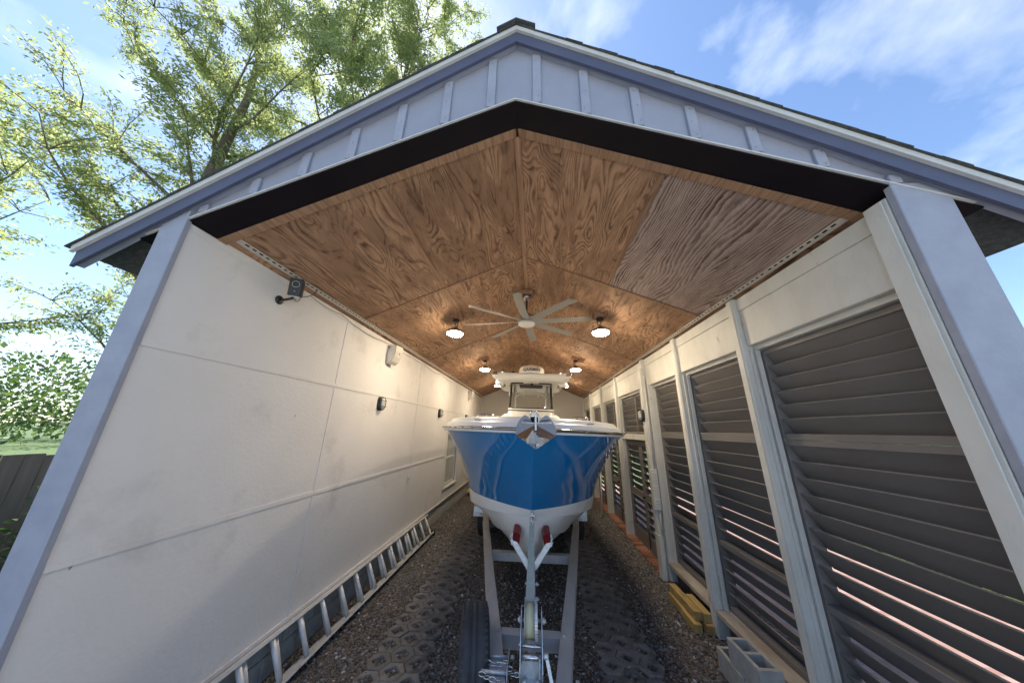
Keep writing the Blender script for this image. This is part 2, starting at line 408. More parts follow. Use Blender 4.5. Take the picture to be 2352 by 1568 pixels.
M['louvre'] = pbr('grey_brown_paint', (0.165, 0.152, 0.147), 0.48, col2=(0.20, 0.184, 0.178), scale=3, stretch=(1, 0.35, 1), bump=0.12, bscale=90, stain=(0.25, 0.22, 0.19), sscale=5, slo=0.6, shi=0.9)
M['siding'] = pbr('grey_siding', (0.285, 0.30, 0.37), 0.6, col2=(0.32, 0.335, 0.405), scale=2, bump=0.3, bscale=70)
M['batten'] = pbr('grey_batten', (0.30, 0.315, 0.385), 0.55, col2=(0.35, 0.365, 0.435), scale=6, bump=0.15, bscale=50, stain=(0.3, 0.29, 0.3), sscale=9, slo=0.68, shi=0.8)
M['fascia'] = pbr('slate_fascia_paint', (0.07, 0.077, 0.128), 0.45, col2=(0.088, 0.095, 0.15), scale=4, stretch=(0.4, 1, 1), bump=0.1, bscale=60)
M['dripedge'] = pbr('pale_metal_edge', (0.62, 0.62, 0.60), 0.4, col2=(0.55, 0.55, 0.53), scale=6)
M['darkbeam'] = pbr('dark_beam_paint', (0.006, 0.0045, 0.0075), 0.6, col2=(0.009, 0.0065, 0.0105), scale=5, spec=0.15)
M['shingle'] = pbr('asphalt_shingle', (0.05, 0.055, 0.055), 0.95, col2=(0.09, 0.095, 0.09), scale=40, bump=0.6, bscale=200, objvar=0.25)
M['vent'] = pbr('cream_vent_strip', (0.60, 0.56, 0.50), 0.5, col2=(0.52, 0.48, 0.43), scale=8)
M['dark'] = pbr('near_black', (0.02, 0.018, 0.017), 0.8)
M['cmu'] = pbr('concrete_block', (0.34, 0.34, 0.33), 0.92, col2=(0.44, 0.44, 0.43), scale=12, bump=0.8, bscale=120, stain=(0.2, 0.2, 0.2), sscale=5, slo=0.6, shi=0.85, objvar=0.1)
M['paver'] = pbr('concrete_paver', (0.165, 0.158, 0.152), 0.9, col2=(0.24, 0.23, 0.22), scale=9, bump=0.6, bscale=140, stain=(0.08, 0.07, 0.06), sscale=6, slo=0.5, shi=0.75, objvar=0.18)
M['brick'] = pbr('red_brick', (0.24, 0.095, 0.06), 0.85, col2=(0.34, 0.17, 0.115), scale=14, bump=0.6, bscale=90, stain=(0.3, 0.24, 0.2), sscale=9, slo=0.6, shi=0.8, objvar=0.45)
M['patio'] = brick_mat('brick_patio')
M['galv'] = pbr('galvanised_steel', (0.52, 0.54, 0.56), 0.42, 0.5, col2=(0.68, 0.70, 0.72), scale=28, detail=2, rvar=0.1)
M['alu'] = pbr('dull_aluminium', (0.60, 0.59, 0.59), 0.48, 0.2, col2=(0.50, 0.49, 0.49), scale=9, stretch=(1, 0.3, 1), rvar=0.08, stain=(0.2, 0.18, 0.16), sscale=4, slo=0.62, shi=0.85)
M['ladder'] = pbr('ladder_aluminium', (0.76, 0.76, 0.76), 0.4, 0.15, col2=(0.62, 0.61, 0.59), scale=8, stain=(0.25, 0.2, 0.16), sscale=10, slo=0.62, shi=0.8, stretch=(1, 0.4, 1))
M['chrome'] = pbr('polished_stainless', (0.55, 0.55, 0.57), 0.08, 1.0, bump=0.06, bscale=14)
M['anchorsteel'] = pbr('anchor_steel', (0.64, 0.64, 0.66), 0.12, 1.0, bump=0.12, bscale=18)
M['nickel'] = pbr('brushed_nickel', (0.40, 0.38, 0.36), 0.34, 0.9, col2=(0.34, 0.32, 0.30), scale=40, stretch=(1, 0.1, 1))
M['bladegrey'] = pbr('grey_fan_blade', (0.25, 0.243, 0.23), 0.5, 0.3)
M['black'] = pbr('black_plastic', (0.018, 0.018, 0.02), 0.38)
M['rubber'] = pbr('tyre_rubber', (0.028, 0.03, 0.035), 0.62, col2=(0.045, 0.047, 0.052), scale=14, bump=0.25, bscale=60)
M['redpad'] = pbr('red_rubber_pad', (0.19, 0.012, 0.018), 0.38, col2=(0.13, 0.01, 0.014), scale=12)
M['strap'] = pbr('webbing_strap', (0.40, 0.44, 0.41), 0.75, col2=(0.34, 0.37, 0.33), scale=20, bump=0.5, bscale=260)
M['strapdrum'] = pbr('webbing_on_drum', (0.55, 0.53, 0.36), 0.8, bump=0.4, bscale=200)
M['gel'] = pbr('white_gelcoat', (0.78, 0.78, 0.77), 0.34, coat=0.25)
M['gelhull'] = pbr('white_hull_gelcoat', (0.80, 0.80, 0.80), 0.3, col2=(0.74, 0.735, 0.73), scale=2.5, coat=0.4)
M['blue'] = pbr('blue_gelcoat', (0.002, 0.145, 0.385), 0.5, col2=(0.002, 0.16, 0.415), scale=160, detail=1, coat=1.0, spec=0.1)
M['cream'] = pbr('cream_vinyl', (0.70, 0.64, 0.56), 0.5)
M['whiteplastic'] = pbr('white_plastic', (0.72, 0.70, 0.66), 0.4)
M['frost'] = pbr('frosted_lens', (0.62, 0.60, 0.56), 0.3, coat=0.4)
M['yellow'] = pbr('yellow_plastic', (0.75, 0.5, 0.03), 0.4)
M['glass'] = glass_mat('clear_glass', (0.93, 0.94, 0.93))
M['winglass'] = glass_mat('window_glass', (0.75, 0.78, 0.8))
M['lamp'] = pbr('lit_lamp_lens', (1, 1, 1), 0.5, emit=((1.0, 0.83, 0.585), LAMP_E))
M['pane'] = pbr('pale_opaque_pane', (0.50, 0.52, 0.50), 0.12, coat=0.5, col2=(0.40, 0.43, 0.41), scale=3)  # brightness of the window glass put into an opaque pale colour
M['cable'] = pbr('grey_cable', (0.35, 0.33, 0.31), 0.6)
M['mulch'] = gravel_mat('bark_mulch', 38, [(0.05, 0.03, 0.022), (0.12, 0.075, 0.05), (0.2, 0.13, 0.095)])
M['gravel'] = gravel_mat('gravel', 62, [(0.04, 0.037, 0.035), (0.095, 0.087, 0.082), (0.15, 0.14, 0.135), (0.235, 0.225, 0.22), (0.08, 0.064, 0.055)])
M['stone'] = None
M['bounce_apron'] = pbr('bounce_concrete', (0.50, 0.48, 0.45), 0.85, col2=(0.58, 0.56, 0.53), scale=3, bump=0.3, bscale=120)  # pale tone chosen to bounce sunlight onto the ceiling
M['grass'] = pbr('lawn', (0.05, 0.1, 0.025), 0.9, col2=(0.09, 0.14, 0.035), scale=6, bump=0.8, bscale=90)
M['bark'] = pbr('bark', (0.12, 0.09, 0.07), 0.9, col2=(0.2, 0.16, 0.13), scale=14, stretch=(1, 1, 0.25), bump=0.8, bscale=40)
M['leaf'] = leaf_mat('tree_leaf', (0.10, 0.145, 0.055), (0.23, 0.25, 0.10), 0.62)
M['dryleaf'] = leaf_mat('dry_leaf', (0.22, 0.12, 0.05), (0.34, 0.22, 0.1), 0.2)
M['hedge'] = leaf_mat('hedge_leaf', (0.035, 0.075, 0.018), (0.08, 0.13, 0.03), 0.3)
M['fence'] = pbr('cedar_fence', (0.24, 0.17, 0.12), 0.8, col2=(0.32, 0.24, 0.18), scale=5, stretch=(3, 3, 0.3), bump=0.4, bscale=60, objvar=0.15)

def stone_mat():
    m, nt, N, L, B = newmat('loose_stone')
    g = N.new("ShaderNodeNewGeometry"); cr = N.new("ShaderNodeValToRGB"); e = cr.color_ramp.elements
    e[0].color = (0.055, 0.05, 0.05, 1); e[1].color = (0.55, 0.54, 0.54, 1)
    for p, c in ((0.3, (0.105, 0.098, 0.096)), (0.55, (0.17, 0.165, 0.165)), (0.82, (0.27, 0.265, 0.265)), (0.9, (0.16, 0.115, 0.095))):
        k = e.new(p); k.color = (*c, 1)
    L.new(g.outputs['Random Per Island'], cr.inputs[0]); L.new(cr.outputs[0], B.inputs['Base Color']); B.inputs['Roughness'].default_value = 0.85
    return m
M['stone'] = stone_mat()

# ------------------------------------------------------------------ ground
def sheet(name, x0, x1, y0, y1, z, mat, nx=1, ny=1, wav=0.0, kind='structure', parent=None):
    mb = MB(); rows = []
    for j in range(ny + 1):
        rows.append([(x0 + (x1 - x0) * i / nx, y0 + (y1 - y0) * j / ny, z + (rnd.uniform(-wav, wav) if wav else 0)) for i in range(nx + 1)])
    mb.grid(rows, smooth=True)
    o = obj(name, mb, mat, parent); 
    if kind: o['kind'] = kind
    return o

g = sheet('ground', -300, 300, -300, 300, -0.03, M['grass'])
g = sheet('bounce_driveway', -7.5, 7.5, -16, 1.2, -0.008, M['bounce_apron'], 20, 40, 0.002)  # unseen paving around the camera, made pale and wide to bounce sun indoors
g = sheet('garage_floor', -2.44, 2.36, 1.2, 12.85, 0.0, M['gravel'], 24, 60, 0.006)
g = sheet('patio', 2.36, 6.2, 1.3, 14, -0.012, M['patio'])
g = sheet('mulch_bed', 2.36, 3.0, -4.0, 5.2, 0.008, M['mulch'], 6, 30, 0.012)
g = sheet('street', -300, 300, -60, -16, -0.012, M['cmu'])

# ------------------------------------------------------------------ garage
XR = -0.135
def cz(x): return 4.517 - 0.42 * abs(x - XR)
def rs(x): return 5.115 - 0.65 * abs(x - XR)
YF, YB = 1.65, 12.84
XL, XRI = -2.42, 2.05

garage = thing('garage', (XR, 1.455, 0), 'open-fronted boat garage with plywood ceiling and grey board-and-batten gable', 'garage')

# --- ceiling
ceil_b = MB()
for sgn in (-1, 1):
    xo = XR + sgn * 2.32
    ceil_b.hexa([(XR, YF, cz(XR) + 0.04), (xo, YF, cz(xo) + 0.04), (xo, YB, cz(xo) + 0.04), (XR, YB, cz(XR) + 0.04),
                 (XR, YF, cz(XR) + 0.06), (xo, YF, cz(xo) + 0.06), (xo, YB, cz(xo) + 0.06), (XR, YB, cz(XR) + 0.06)])
ceiling = obj('ceiling', ceil_b, M['dark'], garage)  # near-black backing sheet: shade of gaps and vent slots put into its colour
SEAMS = [1.66, 3.45, 5.87, 8.30, 10.73, 12.83]
ang = math.atan(0.42); CA = math.cos(ang)
def slope_piece(name, sgn, d0, d1, y0, y1, thick, drop, mat, parent, gap=0.003, b=0.0):
    """board lying on one ceiling slope; d = horizontal distance from the ridge; local Y runs along the garage"""
    w = (d1 - d0) / CA - 2 * gap; L = (y1 - y0) - 2 * gap
    mb = MB(); mb.obox((0, 0, 0), (w, L, thick), None, b)
    o = obj(name, mb, mat, None, local=True)
    dm = (d0 + d1) / 2; x = XR + sgn * dm
    n = Vector((sgn * math.sin(ang), 0, math.cos(ang)))     # outward (up) normal
    p = Vector((x, (y0 + y1) / 2, cz(x))) + n * (thick / 2 - drop)
    o.parent = parent; o.location = p - wloc(parent); o.rotation_euler = (0, sgn * ang, 0)
    return o
for sgn in (-1, 1):
    for r_, (d0, d1) in enumerate(((0.0, 1.115), (1.115, 2.185))):
        for k in range(5):
            dk = (sgn == 1 and r_ == 1 and k == 0)
            o = slope_piece('plywood_panel', sgn, d0, d1, SEAMS[k], SEAMS[k + 1], 0.012, 0.0, M['ply_dark'] if dk else M['ply'], ceiling, 0.006)
            if dk: o['label'] = 'weathered dark plywood panel with strong zebra grain'
    for k in range(5):
        slope_piece('soffit_board', sgn, 2.225, 2.325, SEAMS[k], SEAMS[k + 1], 0.012, 0.0, M['ply'], ceiling, 0.002)
    slope_piece('front_trim_strip', sgn, 0.02, 2.3, 1.655, 1.725, 0.014, 0.014, M['woodtrim'], ceiling, 0.0, 0.002).rotation_euler = (0, sgn * ang, 0)
    for k in range(1, 5):
        slope_piece('seam_strip', sgn, 0.03, 2.18, SEAMS[k] - 0.02, SEAMS[k] + 0.016, 0.013, 0.013, M['woodtrim'], ceiling, 0.0, 0.002)
    for k in range(5):
        slope_piece('joint_strip', sgn, 1.075, 1.12, SEAMS[k] + (0.08 if k == 0 else 0.02), SEAMS[k + 1] - 0.03, 0.010, 0.010, M['woodtrim'], ceiling, 0.0, 0.002)
    # perforated vent strip: two rails and cross webs, the near-black backing sheet showing through
    vb = MB(); w0, w1, w2, w3 = 2.183, 2.191, 2.209, 2.227
    def vs(d, y, dz): x = XR + sgn * d; return (x, y, cz(x) + dz)
    def vslab(d0, d1, y0, y1):
        vb.hexa([vs(d0, y0, -0.006), vs(d1, y0, -0.006), vs(d1, y1, -0.006), vs(d0, y1, -0.006), vs(d0, y0, 0.0), vs(d1, y0, 0.0), vs(d1, y1, 0.0), vs(d0, y1, 0.0)])
    vslab(w0, w1, 1.73, 12.83); vslab(w2, w3, 1.73, 12.83)
    y = 1.73; i = 0
    while y < 12.8:
        vslab(w1, w2, y, y + (0.05 if i % 10 == 0 else 0.024)); y += 0.062 + (0.026 if i % 10 == 0 else 0); i += 1
    obj('vent_strip', vb, M['vent'], ceiling)
mb = MB()
mb.hexa([(XR - 0.028, 1.73, cz(XR) - 0.024), (XR + 0.028, 1.73, cz(XR) - 0.024), (XR + 0.028, 12.82, cz(XR) - 0.024), (XR - 0.028, 12.82, cz(XR) - 0.024),
         (XR - 0.02, 1.73, cz(XR) + 0.0), (XR + 0.02, 1.73, cz(XR) + 0.0), (XR + 0.02, 12.82, cz(XR) + 0.0), (XR - 0.02, 12.82, cz(XR) + 0.0)])
obj('ridge_strip', mb, M['woodtrim'], ceiling)

# --- front gable
def rake(name, d0, d1, y0, y1, zlo, zhi, mat, parent, sides=(-1, 1), base=rs, n=1):
    out = []
    for sgn in sides:
        mb = MB(); xa = XR + sgn * d0; xb = XR + sgn * d1
        mb.hexa([(xa, y0, base(xa) + zlo), (xb, y0, base(xb) + zlo), (xb, y1, base(xb) + zlo), (xa, y1, base(xa) + zlo),
                 (xa, y0, base(xa) + zhi), (xb, y0, base(xb) + zhi), (xb, y1, base(xb) + zhi), (xa, y1, base(xa) + zhi)])
        out.append(obj(name, mb, mat, parent))
    return out
gable = obj('gable_siding', MB(), M['siding'], garage)
gm = MB(); ds = 2.56
for sgn in (-1, 1):
    xa, xb = XR, XR + sgn * ds
    gm.hexa([(xa, 1.475, cz(xa) + 0.012), (xb, 1.475, cz(xb) + 0.012), (xb, 1.50, cz(xb) + 0.012), (xa, 1.50, cz(xa) + 0.012),
             (xa, 1.475, rs(xa) + 0.05), (xb, 1.475, rs(xb) + 0.05), (xb, 1.50, rs(xb) + 0.05), (xa, 1.50, rs(xa) + 0.05)])
o_ = obj('gable_siding_board', gm, M['siding'], garage)
bpy.data.objects.remove(gable); gable = o_; gable.name = 'gable_siding'
for x in [0.025 + 0.345 * k for k in range(7)] + [-0.318 - 0.336 * k for k in range(7)]:
    if rs(x) - cz(x) < 0.03: continue
    mb = MB(); mb.box(x - 0.032, x + 0.032, 1.455, 1.4745, cz(x) + 0.013 + 0.014, rs(x) - 0.035 * 0 - 0.002, 0.003)
    obj('batten', mb, M['batten'], gable)
rake('drip_cap', 0.0, 2.56, 1.450, 1.474, 0.0, 0.011, M['dripedge'], gable, base=cz)
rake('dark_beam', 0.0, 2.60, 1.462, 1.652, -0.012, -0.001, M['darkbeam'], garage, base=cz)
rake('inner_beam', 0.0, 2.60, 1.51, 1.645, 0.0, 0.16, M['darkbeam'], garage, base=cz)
rake('fascia', 0.0, 2.95, 1.412, 1.432, -0.018, 0.118, M['fascia'], garage)
rake('rake_soffit', 0.0, 2.95, 1.4325, 1.4745, 0.0, 0.012, M['batten'], garage)
rake('drip_edge', 0.0, 2.97, 1.392, 1.4115, 0.094, 0.14, M['dripedge'], garage)
# --- roof: deck and shingle courses
roof = obj('roof', MB(), M['shingle'], garage)
bpy.data.objects.remove(roof)
rd = MB()
for sgn in (-1, 1):
    xa, xb = XR, XR + sgn * 2.97
    rd.hexa([(xa, 1.4, rs(xa) + 0.108), (xb, 1.4, rs(xb) + 0.108), (xb, 13.3, rs(xb) + 0.108), (xa, 13.3, rs(xa) + 0.108),
             (xa, 1.4, rs(xa) + 0.138), (xb, 1.4, rs(xb) + 0.138), (xb, 13.3, rs(xb) + 0.138), (xa, 13.3, rs(xa) + 0.138)])
roof = obj('roof', rd, M['shingle'], garage)
NC = 25
for sgn in (-1, 1):
    for k in range(NC):
        d0 = 0.02 + k * 0.119; d1 = d0 + 0.122
        mb = MB(); xa = XR + sgn * d0; xb = XR + sgn * d1; yf = 1.378 + rnd.uniform(-0.004, 0.004)
        mb.hexa([(xa, yf, rs(xa) + 0.1405), (xb, yf, rs(xb) + 0.141), (xb, 13.32, rs(xb) + 0.141), (xa, 13.32, rs(xa) + 0.141),
                 (xa, yf, rs(xa) + 0.1445), (xb, yf, rs(xb) + 0.150), (xb, 13.32, rs(xb) + 0.150), (xa, 13.32, rs(xa) + 0.1445)])
        obj('shingle_course', mb, M['shingle'], roof)
cap = None
for k in range(40):
    yc = 1.36 + k * 0.15
    if cap is None:
        mb = MB()
        for sgn in (-1, 1):
            mb.hexa([(0, 0, 0.0), (sgn * 0.15, 0, -0.0975), (sgn * 0.15, 0.3, -0.0975), (0, 0.3, 0.0),
                     (0, 0, 0.013), (sgn * 0.15, 0, -0.0845), (sgn * 0.15, 0.3, -0.091), (0, 0.3, 0.007)])
        cap = obj('ridge_cap', mb, M['shingle'], roof, local=True); cap.location = Vector((XR, yc, rs(XR) + 0.158)) - wloc(roof)
    else: put(cap, (XR, yc, rs(XR) + 0.158), roof)

# --- left wall
lw = MB(); lw.box(XL - 0.16, XL - 0.022, 1.48, 12.9, 0.40, 3.60)
# leave the window opening
lw = MB()
WY0, WY1, WZ0, WZ1 = 8.07, 9.25, 0.72, 2.08
for (a, b, c, d) in ((1.48, WY0, 0.40, 3.60), (WY1, 12.9, 0.40, 3.60), (WY0, WY1, 0.40, WZ0), (WY0, WY1, WZ1, 3.60)):
    lw.box(XL - 0.16, XL - 0.022, a, b, c, d)
left_wall = obj('left_wall', lw, M['siding'], garage)
CY = [1.48, 3.27, 5.79, 7.97, 10.35, 12.84]; RZ = [0.385, 1.496, 2.67, 3.60]
for i in range(5):
    for j in range(3):
        y0, y1, z0, z1 = CY[i] + 0.002, CY[i + 1] - 0.002, RZ[j] + 0.002, RZ[j + 1] - 0.002
        if j == 2: z1 = 3.585
        mb = MB()
        if i == 3 and j in (0, 1):
            a0, a1 = WY0, WY1; lo, hi = (WZ0, z1) if j == 0 else (z0, WZ1)
            mb.box(XL - 0.02, XL, y0, a0, z0, z1); mb.box(XL - 0.02, XL, a1, y1, z0, z1)
            if j == 0: mb.box(XL - 0.02, XL, a0 + 1e-4, a1 - 1e-4, z0, lo)
            else: mb.box(XL - 0.02, XL, a0 + 1e-4, a1 - 1e-4, hi, z1)
        else: mb.box(XL - 0.02, XL, y0, y1, z0, z1)
        obj('wall_panel', mb, M['wall'], left_wall)
for i in range(1, 5):
    for j in range(3):
        mb = MB(); z0, z1 = RZ[j] + 0.022, (RZ[j + 1] - 0.022 if j < 2 else 3.55)
        mb.box(XL + 0.0005, XL + 0.007, CY[i] - 0.019, CY[i] + 0.019, z0, z1, 0.002)
        obj('wall_batten', mb, M['wall'], left_wall)
for j in (1, 2):
    for i in range(5):
        y0, y1 = CY[i] + (0.0 if i == 0 else 0.0005), CY[i + 1]
        segs = [(y0, y1)] if not (i == 3 and j == 1) else [(y0, WY0 - 0.06), (WY1 + 0.06, y1)]
        for a, b in segs:
            mb = MB(); mb.box(XL + 0.0005, XL + 0.009, a, b, RZ[j] - 0.021, RZ[j] + 0.021, 0.002)
            obj('wall_batten', mb, M['wall'], left_wall)
mb = MB(); mb.box(XL + 0.0005, XL + 0.012, 1.49, 12.83, 0.375, 0.412, 0.002); obj('base_strip', mb, M['wall'], left_wall)
mb = MB(); mb.box(XL + 0.0005, XL + 0.008, 1.49, 12.83, 3.49, 3.535, 0.002); obj('top_strip', mb, M['wall'], left_wall)
mb = MB(); mb.box(XL - 0.17, XL + 0.012, 1.445, 1.479, 0.38, 3.72, 0.004); obj('corner_board', mb, M['batten'], left_wall)
fnd = MB(); fnd.box(XL - 0.17, XL - 0.055, 1.5, 12.9, -0.03, 0.384)
found = obj('foundation', fnd, M['cmu'], garage)
blk = None
for r_ in range(2):
    for k in range(29):
        y = 1.49 + k * 0.4 - (0.2 if r_ else 0) ; L_ = 0.39
        if y + 0.4 > 12.9: continue
        if blk is None:
            mb = MB(); mb.obox((0, 0, 0), (0.03, 0.388, 0.184), None, 0.005); blk = obj('concrete_block', mb, M['cmu'], found, local=True)
            blk.location = Vector((XL - 0.04, y + 0.2, 0.096 + r_ * 0.193)) - wloc(found)
        else: put(blk, (XL - 0.04 + rnd.uniform(-0.003, 0.003), y + 0.2, 0.096 + r_ * 0.193), found)
# window in the left wall
win = obj('window', MB().box(XL + 0.001, XL + 0.022, WY0 - 0.055, WY0 + 0.02, WZ0 - 0.02, WZ1 + 0.05, 0.003).box(XL + 0.001, XL + 0.022, WY1 - 0.02, WY1 + 0.055, WZ0 - 0.02, WZ1 + 0.05, 0.003)
          .box(XL + 0.001, XL + 0.0225, WY0 + 0.0205, WY1 - 0.0205, WZ1 - 0.02, WZ1 + 0.049, 0.003).box(XL + 0.001, XL + 0.035, WY0 - 0.06, WY1 + 0.06, WZ0 - 0.06, WZ0 - 0.0205, 0.004), M['whiteplastic'], garage)
mid = (WZ0 + WZ1) / 2
for a, b, dx in ((WZ0, mid + 0.02, -0.06), (mid - 0.02, WZ1, -0.09)):
    s = MB(); t = 0.045
    s.box(XL + dx - 0.03, XL + dx, WY0, WY0 + t, a, b, 0.003).box(XL + dx - 0.03, XL + dx, WY1 - t, WY1, a, b, 0.003)
    s.box(XL + dx - 0.0295, XL + dx - 0.0005, WY0 + t, WY1 - t, a, a + t, 0.003).box(XL + dx - 0.0295, XL + dx - 0.0005, WY0 + t, WY1 - t, b - t, b, 0.003)
    obj('sash', s, M['whiteplastic'], win)
    p = MB(); p.box(XL + dx - 0.017, XL + dx - 0.013, WY0 + t - 0.005, WY1 - t + 0.005, a + t - 0.005, b - t + 0.005); obj('pane', p, M['pane'], win)
mb = MB(); mb.box(XL - 0.158, XL - 0.002, WY0 - 0.012, WY0 - 0.0005, WZ0, WZ1); mb.box(XL - 0.158, XL - 0.002, WY1 + 0.0005, WY1 + 0.012, WZ0, WZ1)
obj('reveal', mb, M['whiteplastic'], win)
# --- back wall
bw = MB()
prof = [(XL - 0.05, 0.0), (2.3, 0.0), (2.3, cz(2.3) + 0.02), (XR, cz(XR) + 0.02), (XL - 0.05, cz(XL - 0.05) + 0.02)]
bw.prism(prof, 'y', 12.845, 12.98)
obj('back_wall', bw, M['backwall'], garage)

# --- right wall: posts, header beam, shutters, doors
rw = thing('right_wall', (0, 0, 0), None, None); rw.parent = garage; rw.location = -wloc(garage)
rw.location = Vector((2.1, 1.5, 0)) - garage.location
POSTS = [(1.56, 0.12), (2.91, 0.095), (4.235, 0.1), (5.56, 0.13), (7.52, 0.11), (9.2, 0.11), (11.05, 0.11), (12.75, 0.12)]
for i, (y, w) in enumerate(POSTS):
    p = MB(); top = cz(2.12) - 0.03
    p.box(XRI, 2.20, y - w / 2, y + w / 2, 0.0, top, 0.004)                      # the post itself
    post = obj('post', p, M['white'], rw)
    q = MB(); q.box(XRI + 0.05, XRI + 0.075, y - w / 2 - 0.022, y - w / 2 - 0.0005, 0.28, 2.99, 0.003).box(XRI + 0.09, XRI + 0.13, y - w / 2 - 0.034, y - w / 2 - 0.0005, 0.28, 2.985, 0.003)
    obj('stop_moulding', q, M['white'], rw)
    q = MB(); q.box(XRI - 0.008, XRI - 0.0005, y - w / 2 + 0.018, y + w / 2 - 0.006, 0.02, top - 0.005, 0.003); obj('post_face', q, M['white'], rw)
# big pilaster beside the doors
q = MB(); q.box(1.985, 2.049, 5.47, 5.60, 0.0, 3.36, 0.005); obj('pilaster', q, M['white'], rw)
q = MB(); q.box(1.978, 2.052, 5.455, 5.61, 0.0, 0.62, 0.006); obj('pilaster_base', q, M['white'], rw)
q = MB(); q.box(2.16, 2.32, 5.407, 5.494, 0.0, 3.029); obj('leak_filler', q, M['white'], rw)  # filler added to block the light leak between shutter and post
q = MB(); q.box(2.075, 2.159, 5.41, 5.468, 0.02, 3.2, 0.004); obj('pilaster_return', q, M['white'], rw)
for i in range(len(POSTS) - 1):
    y0 = POSTS[i][0] + POSTS[i][1] / 2 + 0.0006; y1 = POSTS[i + 1][0] - POSTS[i + 1][1] / 2 - 0.0006
    mb = MB(); mb.box(2.095, 2.19, y0, y1, 3.03, 3.40, 0.004); obj('header_beam', mb, M['white'], rw)
    mb = MB(); mb.box(2.085, 2.19, y0, y1, 3.4005, 3.53, 0.004); obj('top_plate', mb, M['white'], rw)
    mb = MB(); mb.box(2.15, 2.30, y0, y1, 2.985, 3.0295, 0.003); obj('head_stop', mb, M['white'], rw)
mb = MB(); mb.box(2.201, 2.33, 1.5, 12.84, 3.03, 3.62); obj('outer_sheathing', mb, M['siding'], rw)

slat_cache = {}
SA = math.atan2(0.146, 0.102)
def slat_mesh(L):
    k = round(L, 3)
    if k not in slat_cache:
        mb = MB(); rot = Matrix.Rotation(SA, 3, 'Y')
        mb.obox((0, 0, 0), (0.18, L, 0.013), rot, 0.002)
        slat_cache[k] = mb
    return slat_cache[k]
slat_data = {}
def shutter(name, y0, y1, z0, z1, parent, xin=2.20, stile=0.035, top=0.045, bot=0.05, mids=(), depth=0.11, pitch=0.127, label=None):
    """louvred leaf: stiles and rails as one frame, every slat its own piece"""
    f = MB()
    f.box(xin, xin + depth, y0, y0 + stile, z0, z1, 0.003); f.box(xin, xin + depth, y1 - stile, y1, z0, z1, 0.003)
    ya, yb = y0 + stile + 0.0004, y1 - stile - 0.0004
    f.box(xin + 0.001, xin + depth - 0.001, ya, yb, z1 - top, z1 - 0.0005, 0.003); f.box(xin + 0.001, xin + depth - 0.001, ya, yb, z0 + 0.0005, z0 + bot, 0.003)
    spans = []; lo = z0 + bot
    for (ma, mb_) in mids:
        f.box(xin + 0.001, xin + depth - 0.001, ya, yb, ma, mb_, 0.003); spans.append((lo, ma)); lo = mb_
    spans.append((lo, z1 - top))
    o = obj(name, f, M['louvre'], parent)
    L_ = yb - ya - 0.002
    for (a, b) in spans:
        n = max(1, int(round((b - a) / pitch))); dz = (b - a) / n
        for k in range(n):
            zc = a + dz * (k + 0.5) - 0.008
            key = round(L_, 3)
            loc = Vector((xin + depth / 2 + 0.012, (ya + yb) / 2, zc))
            if key not in slat_data:
                s = obj('slat', slat_mesh(L_), M['louvre'], o, local=True); slat_data[key] = s
                s.location = loc - wloc(o)
            else: s = put(slat_data[key], loc, o)
            s.rotation_euler = (R(rnd.uniform(-0.12, 0.12)), R(rnd.uniform(-2.2, 2.2)), 0)
    return o
for i in range(7):
    y0 = POSTS[i][0] + POSTS[i][1] / 2 + 0.006; y1 = POSTS[i + 1][0] - POSTS[i + 1][1] / 2 - 0.006
    if i == 2: y1 = 5.405
    if i < 3:
        shutter('upper_shutter', y0, y1, 2.162, 2.98, garage)
        shutter('lower_shutter', y0, y1, 0.285, 2.16, garage, mids=((0.93, 0.985),))
        mb = MB(); mb.box(2.055, 2.28, y0 - 0.004, y1 + 0.004, 0.225, 0.278, 0.004); obj('sill', mb, M['sillwood'], rw)
        mb = MB(); mb.box(2.17, 2.23, y0, y1, -0.02, 0.2245); obj('skirt_board', mb, M['bark'], rw)
    else:
        ym = (y0 + y1) / 2
        for a, b in ((y0, ym - 0.001), (ym + 0.001, y1)): shutter('upper_shutter', a, b, 2.155, 2.98, garage, stile=0.028)
        mb = MB(); mb.box(2.10, 2.30, y0 - 0.005, y1 + 0.005, 2.045, 2.152, 0.004); obj('door_header', mb, M['white'], rw)
        for s_, (a, b) in enumerate(((y0 + 0.01, ym - 0.003), (ym + 0.003, y1 - 0.01))):
            d = shutter('louvred_door', a, b, 0.03, 2.04, garage, stile=0.085, top=0.10, bot=0.24, mids=((0.90, 1.02),), depth=0.06, pitch=0.125)
            if s_ == 0:
                hb = MB(); hb.lathe([(0.012, 0), (0.012, 0.03), (0.026, 0.035), (0.03, 0.05), (0.02, 0.062), (0, 0.064)], 14, (2.199, ym - 0.05, 0.96), Matrix.Rotation(-math.pi / 2, 3, 'Y'))
                obj('door_knob', hb, M['black'], d)
                hb = MB(); hb.cyl((2.19, ym - 0.03, 0.08), (2.19, ym - 0.03, 0.42), 0.008, 8); obj('door_bolt', hb, M['black'], d)
# exterior front return of the right side
mb = MB(); mb.box(2.05, 2.33, 1.455, 1.495, 0.0, 3.6, 0.004); obj('corner_board', mb, M['batten'], rw)

